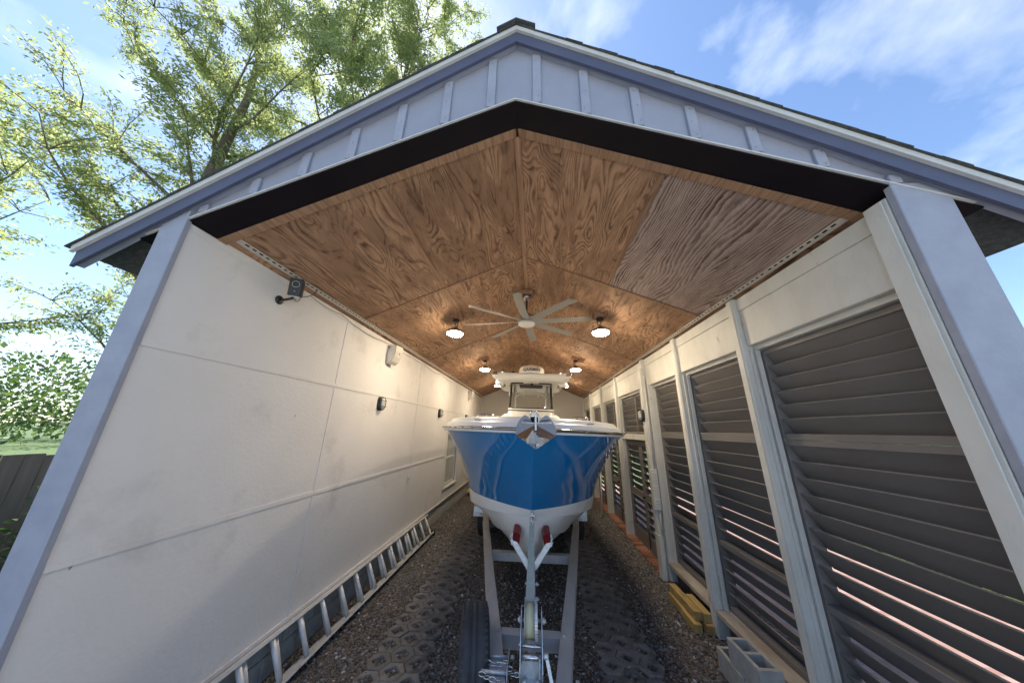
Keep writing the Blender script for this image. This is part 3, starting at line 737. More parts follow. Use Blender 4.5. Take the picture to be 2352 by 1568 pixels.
# --- brick edging along the door side
edge = thing('brick_edging', (2.1, 9.2, 0), 'single course of red bricks along the foot of the louvred doors', 'brick edging')
br = None; y = 5.63
while y < 12.7:
    if br is None:
        mb = MB(); mb.obox((0, 0, 0), (0.2, 0.094, 0.06), None, 0.007); br = obj('brick', mb, M['brick'], edge, local=True); br.location = Vector((2.1, y, 0.0)) - wloc(edge)
        b_ = br
    else: b_ = put(br, (2.1 + rnd.uniform(-0.008, 0.008), y, rnd.uniform(-0.004, 0.004)), edge)
    b_.rotation_euler = (R(rnd.uniform(-1, 1)), R(rnd.uniform(-2, 2)), R(rnd.uniform(-2, 2)))
    y += 0.113

# ------------------------------------------------------------------ grid pavers (two wheel tracks)
def paver_mesh():
    """one lattice paver: 3 x 3 hexagonal cells, each with a square-on-point hole"""
    bm_v = []; bm_f = []
    A_, H_ = 0.1265, 0.1095
    def cell(cx, cy):
        outer = [(-A_, 0), (-A_ * .75, -H_ * .5), (-A_ / 2, -H_), (0, -H_), (A_ / 2, -H_), (A_ * .75, -H_ * .5), (A_, 0), (A_ * .75, H_ * .5), (A_ / 2, H_), (0, H_), (-A_ / 2, H_), (-A_ * .75, H_ * .5)]
        inner = [(-.072, 0), (-.05, -.022), (-.024, -.049), (0, -.07), (.024, -.049), (.05, -.022), (.072, 0), (.05, .022), (.024, .049), (0, .07), (-.024, .049), (-.05, .022)]
        o = len(bm_v); n = 12
        def ring(pts, z, grow=0.0):
            for p in pts:
                l = math.hypot(*p); q = (l + grow) / l
                bm_v.append((cx + p[0] * q, cy + p[1] * q, z))
        ring(outer, 0.0, -0.0015); ring(outer, 0.024, -0.0015); ring(outer, 0.030, -0.008); ring(inner, 0.030, 0.006); ring(inner, 0.022); ring(inner, -0.002, -0.004)
        for r_ in range(5):
            for k in range(n):
                a, b = o + r_ * n + k, o + r_ * n + (k + 1) % n
                bm_f.append((a, b, b + n, a + n))
    for c in range(3):
        for r_ in range(2):
            cell((c - 1) * 0.191, (r_ - 0.5) * 0.2195 + (0.1097 if c == 1 else 0.0))
    mb = MB(); mb.add(bm_v, bm_f); return mb
PM = paver_mesh(); paver = None
for nm, xc, ya in (('left_paving_strip', -1.35, 1.35), ('right_paving_strip', 0.91, 1.55)):
    tr = thing(nm, (xc, 6, 0), 'strip of concrete lattice pavers for the wheels on the side of the ' + ('ladder' if xc < 0 else 'louvres'), None); tr['kind'] = 'structure'
    y = ya; k = 0
    while y < 12.4:
        loc = (xc + rnd.uniform(-0.014, 0.014), y, rnd.uniform(-0.012, -0.003)); rot = (R(rnd.uniform(-1.3, 1.3)), R(rnd.uniform(-1.3, 1.3)), R(rnd.uniform(-2, 2)))
        if paver is None:
            paver = obj('paver', PM, M['paver'], tr, local=True); paver.location = Vector(loc) - wloc(tr); paver.rotation_euler = rot
        else: put(paver, loc, tr, rot)
        y += 0.443; k += 1

# ------------------------------------------------------------------ loose gravel stones (stuff)
def stones(name, n, region, smin, smax, seed, zfun=lambda x, y: 0.0):
    rs_ = np.random.RandomState(seed)
    ico = np.array([(0, 0, 1), (0.894, 0, .447), (.276, .851, .447), (-.724, .526, .447), (-.724, -.526, .447), (.276, -.851, .447),
                    (.724, .526, -.447), (-.276, .851, -.447), (-.894, 0, -.447), (-.276, -.851, -.447), (.724, -.526, -.447), (0, 0, -1)])
    fc = np.array([(0,1,2),(0,2,3),(0,3,4),(0,4,5),(0,5,1),(1,6,2),(2,7,3),(3,8,4),(4,9,5),(5,10,1),(6,7,2),(7,8,3),(8,9,4),(9,10,5),(10,6,1),(11,7,6),(11,8,7),(11,9,8),(11,10,9),(11,6,10)])
    x = rs_.uniform(region[0], region[1], n); u = rs_.uniform(0, 1, n) ** 1.5; y = region[2] + (region[3] - region[2]) * u
    sz = smin + (smax - smin) * rs_.uniform(0, 1, n) ** 2.5
    sc3 = sz[:, None] * rs_.uniform(0.6, 1.25, (n, 3)); sc3[:, 2] *= 0.7
    V = ico[None] * (1 + rs_.uniform(-0.22, 0.22, (n, 12, 1))) * sc3[:, None, :]
    a = rs_.uniform(0, 6.28, n); ca, sa = np.cos(a)[:, None], np.sin(a)[:, None]
    X = V[:, :, 0] * ca - V[:, :, 1] * sa + x[:, None]; Y = V[:, :, 0] * sa + V[:, :, 1] * ca + y[:, None]
    Z = V[:, :, 2] + (sc3[:, 2] * rs_.uniform(0.0, 0.6, n))[:, None] + np.array([zfun(p, q) for p, q in zip(x, y)])[:, None]
    vv = np.stack([X, Y, Z], -1).reshape(-1, 3); ff = (fc[None] + (np.arange(n) * 12)[:, None, None]).reshape(-1, 3)
    me = bpy.data.meshes.new(name); me.vertices.add(len(vv)); me.vertices.foreach_set("co", vv.ravel())
    me.loops.add(ff.size); me.loops.foreach_set("vertex_index", ff.ravel().astype(np.int32))
    me.polygons.add(len(ff)); me.polygons.foreach_set("loop_start", np.arange(0, ff.size, 3, dtype=np.int32)); me.polygons.foreach_set("loop_total", np.full(len(ff), 3, np.int32))
    me.update(); me.validate(); me.materials.append(M['stone'])
    o = bpy.data.objects.new(name, me); COL.objects.link(o); o['kind'] = 'stuff'; return o
st = stones('gravel', 46000, (-2.4, 2.05, 1.4, 9.5), 0.006, 0.021, 3)
tag(st, 'loose grey and brown gravel over the garage floor', 'gravel')

# ------------------------------------------------------------------ ceiling fan
HUB = Vector((XR, 4.45, 3.93))
fan = thing('ceiling_fan', (HUB.x, HUB.y, HUB.z), 'large eight-blade grey ceiling fan hanging from the ridge', 'ceiling fan')
mb = MB(); zc_ = cz(XR)
mb.prism([(HUB.x - 0.11, 4.415), (HUB.x + 0.11, 4.415), (HUB.x + 0.11, cz(HUB.x + .11) + 0.0), (HUB.x, zc_ - 0.03), (HUB.x - 0.11, cz(HUB.x - .11))], 'y', HUB.y - 0.1, HUB.y + 0.1)
obj('mounting_block', mb, M['woodtrim'], fan)
obj('canopy', MB().lathe([(0.035, 4.325), (0.055, 4.335), (0.075, 4.37), (0.08, 4.414)], 24, (HUB.x, HUB.y, 0)), M['nickel'], fan)
obj('downrod', MB().cyl((HUB.x, HUB.y, 4.08), (HUB.x, HUB.y, 4.33), 0.017, 12), M['black'], fan)
obj('motor_housing', MB().lathe([(0.03, 4.10), (0.045, 4.08), (0.05, 4.05), (0.115, 4.045), (0.12, 4.03), (0.12, 3.955), (0.10, 3.95)], 28, (HUB.x, HUB.y, 0)), M['nickel'], fan)
obj('blade_hub', MB().lathe([(0.10, 3.955), (0.15, 3.945), (0.15, 3.91), (0.12, 3.90)], 28, (HUB.x, HUB.y, 0)), M['bladegrey'], fan)
obj('light_lens', MB().lathe([(0.138, 3.905), (0.14, 3.885), (0.12, 3.865), (0.07, 3.85), (0, 3.845)], 28, (HUB.x, HUB.y, 0)), M['frost'], fan)
bl = MB(); rows = []
for r_, w_, tw in ((0.10, 0.10, 16), (0.2, 0.13, 15), (0.5, 0.135, 12), (1.0, 0.125, 9), (1.07, 0.115, 9)):
    t_ = R(-tw); row = []
    for q, th in ((-0.5, 0.0), (-0.2, 0.006), (0.2, 0.006), (0.5, 0.0), (0.2, -0.003), (-0.2, -0.003)):
        yy = q * w_; sk = (q * 0.06 if r_ > 1.05 else 0)
        row.append((r_ + sk, yy * math.cos(t_) - th * math.sin(t_), yy * math.sin(t_) + th))
    rows.append(row)
bl.grid(rows, smooth=False, close=True); bl.f.append(tuple(range(24, 30))); bl.sm.append(False)
blade = None
for k in range(8):
    a = R(-6 + 45 * k)
    if blade is None: blade = obj('blade', bl, M['bladegrey'], fan, local=True); b_ = blade
    else: b_ = bpy.data.objects.new('blade', blade.data); COL.objects.link(b_); b_.parent = fan
    b_.rotation_euler = (0, 0, a)

# ------------------------------------------------------------------ high-bay lamps (lit)
def highbay():
    t = thing('high_bay_lamp', (0, 0, 0), 'x', 'lamp', 'lit round high-bay lamps under the ceiling')
    obj('mounting_wedge', MB(), M['woodtrim'], t); bpy.data.objects.remove(t.children[0])
    w = MB(); w.hexa([(-0.10, -0.10, 0.235), (0.10, -0.10, 0.235), (0.10, 0.10, 0.235), (-0.10, 0.10, 0.235), (-0.10, -0.10, 0.262), (0.10, -0.10, 0.346), (0.10, 0.10, 0.346), (-0.10, 0.10, 0.262)])
    obj('mounting_wedge', w, M['woodtrim'], t, local=True)
    obj('junction_box', MB().lathe([(0.052, 0.185), (0.055, 0.19), (0.055, 0.23), (0.05, 0.2345)], 18), M['black'], t, local=True)
    hk = [(0, 0, 0.19), (0.004, 0, 0.17), (-0.012, 0, 0.155), (-0.016, 0, 0.135), (0, 0, 0.12), (0.012, 0, 0.128), (0.0, 0.0, 0.10), (0, 0, 0.075)]
    obj('hook', MB().tube(hk, 0.0065, 6), M['black'], t, local=True)
    obj('power_cord', MB().tube([(0.03, 0, 0.19), (0.045, 0.0, 0.15), (0.03, 0, 0.12), (0.035, 0, 0.09), (0.02, 0, 0.07)], 0.006, 6), M['black'], t, local=True)
    obj('driver_housing', MB().lathe([(0.0, 0.088), (0.04, 0.085), (0.05, 0.06), (0.062, 0.055), (0.065, 0.03), (0.09, 0.024), (0.126, 0.02), (0.135, 0.012), (0.135, -0.002), (0.128, -0.01)], 32), M['nickel'], t, local=True)
    fin = MB()
    for k in range(24):
        a = 2 * math.pi * k / 24; fin.obox((0.095 * math.cos(a), 0.095 * math.sin(a), 0.031), (0.07, 0.004, 0.018), Matrix.Rotation(a, 3, 'Z'))
    obj('cooling_fins', fin, M['nickel'], t, local=True)
    obj('lens', MB().lathe([(0.126, -0.0095), (0.126, -0.030), (0.118, -0.036), (0.06, -0.040), (0.024, -0.0405)], 36), M['lamp'], t, local=True)  # rim deepened so the lens also throws light sideways onto the ceiling
    obj('lens_badge', MB().lathe([(0.0238, -0.0405), (0.02, -0.044), (0, -0.044)], 16), M['whiteplastic'], t, local=True)
    return t
LA = highbay(); first = True
names_ = {(0, -1): 'lit high-bay lamp between the fan and the ladder wall', (0, 1): 'lit high-bay lamp between the fan and the louvred wall',
          (1, -1): 'lit high-bay lamp above the boat bow on the ladder-wall side', (1, 1): 'lit high-bay lamp above the boat bow on the louvred-wall side',
          (2, -1): 'lit high-bay lamp half hidden by the hardtop, ladder-wall side', (2, 1): 'lit high-bay lamp half hidden by the hardtop, louvred-wall side'}
for iy, y in enumerate((4.36, 7.3, 10.2)):
    for sgn in (-1, 1):
        x = XR + sgn * 1.185; loc = (x, y, cz(x) - 0.305)
        if first: LA.location = loc; LA['label'] = names_[(iy, sgn)]; LA.rotation_euler = (0, 0, 0 if sgn < 0 else math.pi); first = False
        else: dup(LA, loc, (0, 0, 0 if sgn < 0 else math.pi), names_[(iy, sgn)])

# ------------------------------------------------------------------ bulkhead wall lamps (unlit, caged)
def bulkhead():
    t = thing('bulkhead_lamp', (0, 0, 0), 'x', 'wall lamp', 'black caged bulkhead lamps')
    def oval(sx, sz, n=28):
        return [(sx * (abs(math.cos(a)) ** 0.7) * (1 if math.cos(a) >= 0 else -1), sz * (abs(math.sin(a)) ** 0.7) * (1 if math.sin(a) >= 0 else -1)) for a in [2 * math.pi * k / n for k in range(n)]]
    rows = [[(x_, p[0], p[1]) for p in oval(a, b)] for x_, a, b in ((0.0, 0.072, 0.108), (0.035, 0.07, 0.106), (0.045, 0.062, 0.098))]
    b = MB().grid(rows, True, True); b.f.append(tuple(range(56, 84))); b.sm.append(False); b.f.append(tuple(range(27, -1, -1))); b.sm.append(False)
    obj('base', b, M['black'], t, local=True)
    rows = [[(x_, p[0], p[1]) for p in oval(a, b_)] for x_, a, b_ in ((0.045, 0.05, 0.085), (0.07, 0.047, 0.08), (0.085, 0.035, 0.066), (0.09, 0.015, 0.035))]
    l = MB().grid(rows, True, True); l.f.append(tuple(range(84, 112))); l.sm.append(True)
    obj('lens', l, M['frost'], t, local=True)
    c = MB()
    c.tube([(0.06, p[0], p[1]) for p in oval(0.062, 0.094)], 0.004, 6, closed=True)
    for z in (-0.045, 0.045): c.tube([(0.045, -0.066, z), (0.085, -0.055, z), (0.10, -0.02, z), (0.10, 0.02, z), (0.085, 0.055, z), (0.045, 0.066, z)], 0.004, 6)
    c.tube([(0.045, 0, -0.1), (0.085, 0, -0.085), (0.103, 0, -0.03), (0.103, 0, 0.03), (0.085, 0, 0.085), (0.045, 0, 0.1)], 0.004, 6)
    obj('cage', c, M['black'], t, local=True)
    return t
BL = bulkhead(); BL.location = (XL + 0.001, 4.33, 2.545); BL['label'] = 'black caged bulkhead lamp on the wall, the one below the white speaker in front'
dup(BL, (XL + 0.001, 7.2, 2.555), None, 'black caged bulkhead lamp on the wall above the window side, second from the front')
dup(BL, (XL + 0.001, 10.05, 2.56), None, 'small black caged bulkhead lamp just showing above the boat rail')
dup(BL, (1.984, 5.535, 2.49), (0, 0, math.pi), 'black caged bulkhead lamp on the white post beside the louvres')

# ------------------------------------------------------------------ wall speakers
def speaker():
    t = thing('wall_speaker', (0, 0, 0), 'x', 'speaker', 'white wedge speakers high on the wall')
    b = MB(); pr = [(0.0, -0.15), (0.05, -0.155), (0.10, -0.11), (0.135, -0.04), (0.15, 0.04), (0.15, 0.14), (0.02, 0.15), (0.0, 0.14)]
    b.prism(pr, 'y', -0.085, 0.0); obj('cabinet', b, M['whiteplastic'], t, local=True)
    g_ = MB(); arc = [(0.055, -0.16), (0.105, -0.115), (0.142, -0.042), (0.158, 0.04), (0.158, 0.145)]
    rows = [[(p[0], -0.095 + 0.19 * k, p[1]) for p in arc] for k in (0, 1)]; rows2 = [[(p[0] + 0.012, -0.095 + 0.19 * k, p[1] - 0.004) for p in arc] for k in (0, 1)]
    vs_ = rows[0] + rows[1] + rows2[0] + rows2[1]; n = 5; fs_ = []
    for k in range(n - 1): fs_ += [(k, k + 1, n + k + 1, n + k), (2*n + k, 3*n + k, 3*n + k + 1, 2*n + k + 1), (k, 2*n + k, 2*n + k + 1, k + 1), (n + k, n + k + 1, 3*n + k + 1, 3*n + k)]
    fs_ += [(0, n, 3*n, 2*n), (n-1, 3*n-1, 4*n-1, 2*n-1)]
    g_.add(vs_, fs_); obj('grille', g_, M['vent'], t, local=True)
    obj('badge', MB().obox((0.168, 0.02, 0.02), (0.004, 0.012, 0.035)), M['dark'], t, local=True)
    obj('bracket', MB().box(0.0, 0.008, -0.05, 0.05, -0.2, 0.17, 0.002).cyl((0.03, -0.085, 0.12), (0.03, -0.10, 0.12), 0.026, 16), M['cable'], t, local=True)
    return t
SP = speaker(); SP.location = (XL + 0.001, 4.42, 3.345); SP['label'] = 'white wedge speaker under the ceiling edge, the large one in front'; SP.rotation_euler = (0, 0, R(-8))
dup(SP, (XL + 0.001, 10.3, 3.36), None, 'small white wedge speaker near the back wall corner')

# ------------------------------------------------------------------ security camera
cm = thing('security_camera', (XL, 2.33, 3.32), 'black box security camera with ring lens on a ball mount', 'security camera')
obj('mount_disc', MB().lathe([(0.042, 0.0), (0.042, 0.01), (0.03, 0.018), (0.012, 0.02)], 20, (XL + 0.001, 2.27, 3.33), Matrix.Rotation(math.pi / 2, 3, 'Y')), M['black'], cm)
obj('mount_arm', MB().tube([(XL + 0.01, 2.27, 3.33), (XL + 0.06, 2.275, 3.335), (XL + 0.10, 2.30, 3.36), (XL + 0.10, 2.31, 3.40)], 0.012, 10), M['black'], cm)
Rc = Matrix.Rotation(R(28), 3, 'Z') @ Matrix.Rotation(R(8), 3, 'X')
cc = Vector((XL + 0.11, 2.305, 3.475))
obj('body', MB().obox(cc, (0.108, 0.07, 0.175), Rc, 0.006), M['black'], cm)
fr_ = Rc @ Vector((0, -0.0365, 0.0)); rt = Rc @ Matrix.Rotation(math.pi / 2, 3, 'X')
ring_ = [cc + Rc @ Vector((0.03 * math.cos(a), -0.036, 0.025 + 0.03 * math.sin(a))) for a in [2 * math.pi * k / 24 for k in range(24)]]
obj('lens_ring', MB().tube(ring_, 0.0018, 6, closed=True), M['whiteplastic'], cm)
obj('lens', MB().lathe([(0.026, 0.0), (0.022, 0.003), (0.012, 0.002), (0, 0.004)], 20, cc + Rc @ Vector((0, -0.0352, 0.025)), rt), M['black'], cm)
obj('base_cap', MB().obox(cc + Rc @ Vector((0, 0, -0.094)), (0.08, 0.055, 0.01), Rc, 0.003), M['whiteplastic'], cm)
obj('sensor_dot', MB().lathe([(0.006, 0), (0.004, 0.003), (0, 0.0035)], 10, cc + Rc @ Vector((0.0, -0.0352, -0.045)), rt), M['whiteplastic'], cm)
cb = thing('camera_cable', (XL, 2.45, 3.42), 'coil of grey cable hanging behind the security camera', 'cable')
coil = [(XL + 0.02 + 0.004 * math.sin(k), 2.43 + 0.035 * math.cos(k * 0.55), 3.44 + 0.05 * math.sin(k * 0.55)) for k in range(48)]
obj('coil', MB().tube(coil, 0.0035, 5), M['cable'], cb)
obj('lead', MB().tube([(XL + 0.02, 2.46, 3.46), (XL + 0.06, 2.50, 3.475), (XL + 0.09, 2.54, 3.52), (XR - 2.2, 2.58, cz(XR - 2.2) - 0.006)], 0.004, 5), M['black'], cb)
def sag(pts): return MB().tube(pts, 0.0045, 5)
pts = []
for a, b_ in ((2.6, 3.1), (3.1, 4.3), (4.65, 5.25), (5.25, 5.85), (5.85, 7.1), (7.1, 8.4)):
    for k in range(6):
        t_ = k / 6; y = a + (b_ - a) * t_; pts.append((XL + 0.014, y, 3.53 - 0.05 * math.sin(math.pi * t_) * (b_ - a)))
w_ = obj('speaker_wire', sag(pts), M['cable']); tag(w_, 'thin grey wire looping along the top of the wall', 'cable')

# ------------------------------------------------------------------ switches and outlets
def plate(t, x, y, z, fx, mat=None, slots=2):
    obj('cover_plate', MB().box(x, x + 0.006 * fx, y - 0.036, y + 0.036, z - 0.058, z + 0.058, 0.002), M['whiteplastic'], t)
    for k in range(slots):
        zz = z + (k - (slots - 1) / 2) * 0.042
        obj('socket', MB().box(x + 0.0062 * fx, x + 0.009 * fx, y - 0.014, y + 0.014, zz - 0.014, zz + 0.014, 0.002), M['vent'], t)
sw = thing('wall_outlet', (XL, 5.74, 1.27), 'white outlet with a plug in the ladder wall', 'outlet'); plate(sw, XL + 0.008, 5.74, 1.27, 1)
obj('plug', MB().box(XL + 0.0175, XL + 0.055, 5.725, 5.755, 1.275, 1.305, 0.004), M['whiteplastic'], sw)
obx = thing('outlet_panel', (2.02, 5.5, 1.3), 'white panel with three outlet plates on the big post', 'outlet')
obj('backing_box', MB().box(1.95, 2.06, 5.40, 5.4525, 0.99, 1.60, 0.004), M['white'], obx)
for z in (1.50, 1.30, 1.10):
    obj('cover_plate', MB().box(1.965, 2.04, 5.393, 5.3995, z - 0.058, z + 0.058, 0.002), M['whiteplastic'], obx)
    for dx in (-0.016, 0.016):
        for dz in (-0.022, 0.022): obj('socket', MB().box(2.0025 + dx - 0.01, 2.0025 + dx + 0.01, 5.390, 5.3928, z + dz - 0.013, z + dz + 0.013), M['vent'], obx)
obj('conduit', MB().cyl((2.03, 5.43, 0.62), (2.03, 5.43, 0.99), 0.013, 10).cyl((2.03, 5.43, 1.6), (2.03, 5.43, 3.2), 0.012, 10), M['white'], obx)

# ------------------------------------------------------------------ ladder on its side against the wall
lad = thing('extension_ladder', (-2.25, 4.6, 0), 'aluminium extension ladder lying on its edge along the wall', 'ladder')
def lrail(x, z, y0, y1, dz=0.026):
    m_ = MB(); th = R(-32); rot = Matrix.Rotation(th, 3, 'Y')
    c = Vector((x, (y0 + y1) / 2, z))
    m_.obox(c, (0.075, y1 - y0, 0.005), rot, 0.001)
    for s_ in (-1, 1): m_.obox(c + rot @ Vector((s_ * 0.035, 0, -0.011 if z > 0.2 else 0.011)), (0.006, y1 - y0 - 0.002, 0.024), rot, 0.001)
    return m_
PB = Vector((-2.195, 0, 0.055)); PT = Vector((-2.37, 0, 0.385))
obj('bottom_rail', lrail(PB.x, PB.z, 1.9, 6.85), M['ladder'], lad); obj('top_rail', lrail(PT.x, PT.z, 1.9, 6.85), M['ladder'], lad)
ofs = Vector((-0.055, 0, -0.012))
obj('fly_bottom_rail', lrail(PB.x - 0.05, PB.z - 0.012, 1.8, 6.3), M['ladder'], lad); obj('fly_top_rail', lrail(PT.x - 0.022, PT.z - 0.005, 1.8, 6.3), M['ladder'], lad)
k = 0; y = 2.12
while y < 6.8:
    a = Vector((PB.x, y, PB.z)); b = Vector((PT.x, y, PT.z)); obj('rung', MB().cyl(a, b, 0.023, 12), M['ladder'], lad)
    if y < 6.2: 
        yy = y + 0.085 - 0.017 * k * 0.6
        obj('rung', MB().cyl(a + Vector((-0.05, yy - y, -0.012)), b + Vector((-0.02, yy - y, -0.005)), 0.021, 12), M['ladder'], lad)
    y += 0.308; k += 1
obj('end_cap', MB().box(-2.235, -2.15, 6.83, 6.90, 0.012, 0.10, 0.006), M['black'], lad)
obj('warning_sticker', MB().obox((-2.178, 6.62, 0.15), (0.002, 0.075, 0.10), Matrix.Rotation(R(-28), 3, 'Y')), M['whiteplastic'], lad)

# ------------------------------------------------------------------ lumber offcuts and concrete blocks by the shutters
def beam(x0, x1, y0, y1, z0, z1, label, rz=0):
    w, L_, h = x1 - x0, y1 - y0, z1 - z0
    o = obj('timber_beam', MB().obox((0, 0, 0), (w, L_, h), None, 0.004), M['lumber'], None, local=True)
    o.location = ((x0 + x1) / 2, (y0 + y1) / 2, (z0 + z1) / 2); o.rotation_euler = (0, 0, R(rz))
    return tag(o, label, 'timber', 'timber offcuts stacked by the shutters')
beam(1.828, 1.918, 4.24, 4.94, 0.008, 0.098, 'yellow timber offcut on the gravel, front bottom one of the stack', -1.5)
beam(1.862, 1.952, 4.30, 4.96, 0.1, 0.19, 'yellow timber offcut on top of the stack, the long one', 1.0)
beam(1.955, 2.043, 4.23, 4.92, 0.008, 0.098, 'timber offcut at the bottom of the stack against the post', 0)
beam(1.962, 2.046, 4.27, 4.70, 0.1, 0.19, 'short orange timber offcut on the stack against the post', 0)
def cmu():
    w, L_, h = 0.19, 0.39, 0.19; t = 0.032
    mb = MB(); vs_ = []; fs_ = []
    outer = [(-w/2, -L_/2), (w/2, -L_/2), (w/2, L_/2), (-w/2, L_/2)]
    mb.box(-w/2, -w/2 + t, -L_/2, L_/2, 0, h, 0.003); mb.box(w/2 - t, w/2, -L_/2, L_/2, 0, h, 0.003)
    for yc in (-L_/2 + t/2, 0, L_/2 - t/2): mb.box(-w/2 + t - 0.001, w/2 - t + 0.001, yc - t/2 + 0.0006, yc + t/2 - 0.0006, 0.0006, h - 0.0006, 0.001)
    return mb
c1 = obj('cinder_block', cmu(), M['cmu'], None, local=True); c1.location = (1.872, 3.53, 0.006); c1.rotation_euler = (0, 0, R(-1))
tag(c1, 'grey hollow concrete block at the bottom, on the gravel', 'concrete block', 'stacked concrete blocks')
c2 = c1.copy(); COL.objects.link(c2); c2.location = (1.878, 3.31, 0.198); c2.rotation_euler = (0, 0, R(1.5))
tag(c2, 'grey hollow concrete block lying on top of another block', 'concrete block', 'stacked concrete blocks')
c3 = c1.copy(); COL.objects.link(c3); c3.location = (1.872, 3.12, 0.004); c3.rotation_euler = (0, 0, R(-1))
tag(c3, 'grey hollow concrete block under the near end of the top block', 'concrete block', 'stacked concrete blocks')
# yellow cap and white pole at the far end
yc_ = thing('yellow_hose_cap', (-2.28, 10.6, 0), 'small yellow round cap on a stub by the far wall base', 'cap')
obj('cap', MB().lathe([(0.0, 0.0), (0.05, 0.0), (0.055, 0.02), (0.05, 0.05), (0.02, 0.06), (0, 0.06)], 16, (-2.28, 10.6, 0.16), Matrix.Rotation(math.pi / 2, 3, 'X')), M['yellow'], yc_)
obj('stub', MB().cyl((-2.28, 10.62, 0.0), (-2.28, 10.62, 0.16), 0.02, 10), M['black'], yc_)
pl = obj('white_pole', MB().tube([(1.80, 8.9, 0.0), (1.86, 8.95, 1.25)], [0.022, 0.018], 10), M['whiteplastic']); tag(pl, 'thin white pole leaning by the boat on the door side', 'pole')

# ------------------------------------------------------------------ boat
BO = (-0.055, 2.85, 0.0)
boat = thing('boat', BO, 'centre-console fishing boat with bright blue bow and white hardtop on a trailer', 'boat', rot=(0, R(1.1), R(1.28)))
LB = 8.0
Bs = smooth_interp([0, .06, .13, .22, .35, .55, .8, 1.15, 1.6, 2.2, 3.5, 6, 8], [0, .13, .27, .42, .61, .83, 1.01, 1.18, 1.275, 1.32, 1.335, 1.30, 1.22])
Bb = smooth_interp([0, .15, .30, .52, .85, 1.2, 1.75, 2.55, 4.55, 7.55], [0, .19, .345, .535, .755, .89, .985, 1.06, 1.14, 1.12])
Bc = smooth_interp([0, .2, .35, .6, .9, 1.2, 2.0, 3.5, 7.5], [0, .24, .39, .57, .745, .865, .975, 1.06, 1.05])
zS = lambda s: 2.185 - 0.008 * s
zB = smooth_interp([0, 1.2, 3, 8], [1.41, 1.37, 1.28, 1.18])
zC = smooth_interp([0, .2, .6, 1.2, 2.0, 3.5, 7.5], [1.335, 1.305, 1.25, 1.195, 1.11, .99, .92])
stem_s = smooth_interp([0.6, 0.66, .74, .86, 1.02, 1.2, 1.33, 1.41, 1.6, 1.8, 2.0, 2.2], [2.0, 1.35, 1.0, .8, .66, .56, .50, .455, .34, .22, .1, 0.0])
keel_z = smooth_interp([.5, .56, .66, .8, 1.0, 1.35, 2.0, 8], [1.335, 1.2, 1.02, .87, .76, .69, .66, .66])
US = [(i / 56) ** 1.7 for i in range(57)]
def side_pts(sgn, rows):   # mirror
    return [[(sgn * p[0], p[1], p[2]) for p in r] for r in rows]
NT = 16
def top_row(u):
    out = []
    for j in range(NT + 1):
        t = j / NT
        s0b, s0s = 0.455, 0.0
        sb = s0b + (LB - s0b) * u; ss = s0s + (LB - s0s) * u
        z = zB(sb - s0b) * (1 - t) + zS(ss) * t
        z0 = 1.41 * (1 - t) + 2.185 * t
        s0 = stem_s(z0)
        s_ = s0 + (LB - s0) * u
        g_ = t ** 1.5
        x = Bb(sb - s0b) * (1 - g_) + Bs(ss) * g_
        out.append((x, s_, z))
    return out
TOP = [top_row(u) for u in US]
hb = MB()
for sgn in (-1, 1): hb.grid(side_pts(sgn, TOP))
hull = obj('hull_topsides', hb, M['blue'], boat, local=True)
def low_row(u):
    out = []
    s0c = 0.5; sc_ = s0c + (LB - s0c) * u
    sb = 0.455 + (LB - 0.455) * u
    xb, zb = Bb(sb - .455), zB(sb - .455); xc, zc_ = Bc(sc_ - s0c), zC(sc_ - s0c)
    for t in (0, .5, 1): out.append((xb + (xc - xb) * t, sb + (sc_ - sb) * t, zb + (zc_ - zb) * t - 0.0))
    # chine flat then V-bottom with two strakes
    sk = 0.5 + (LB - 0.5) * u; zk = keel_z(sk + 0.0)
    zk = keel_z(0.5 + (LB - .5) * u) if u > 0 else 1.335
    xi = max(xc - 0.04 * min(1, u * 14), 0); out.append((xi, sc_, zc_ + 0.004))
    for t in (0.1, .28, .34, .36, .55, .62, .64, .85, 1.0):
        x = xi * (1 - t); z = (zc_ - 0.006) * (1 - t) + zk * t
        if t in (.34, .62): z -= 0.022 * min(1, u * 10)
        bul = 0.05 * math.sin(math.pi * t) * min(1, u * 6)
        out.append((x, sc_, z - bul))
    return out
LOW = [low_row(u) for u in US]
wb = MB()
for sgn in (-1, 1):
    for a, b in ((0, 3), (2, 4), (3, 7), (6, 8), (7, 10), (9, 11), (10, 13)): wb.grid(side_pts(sgn, [r[a:b] for r in LOW]))
obj('hull_bottom', wb, M['gelhull'], boat, local=True)
# transom
tr_ = MB(); prof = [(p[0], p[2]) for p in reversed(TOP[-1])] + [(p[0], p[2]) for p in LOW[-1][1:]]
tr_.prism(prof + [(-a, b) for a, b in reversed(prof[:-1])], 'y', LB - 0.002, LB + 0.03); obj('transom', tr_, M['gelhull'], boat, local=True)
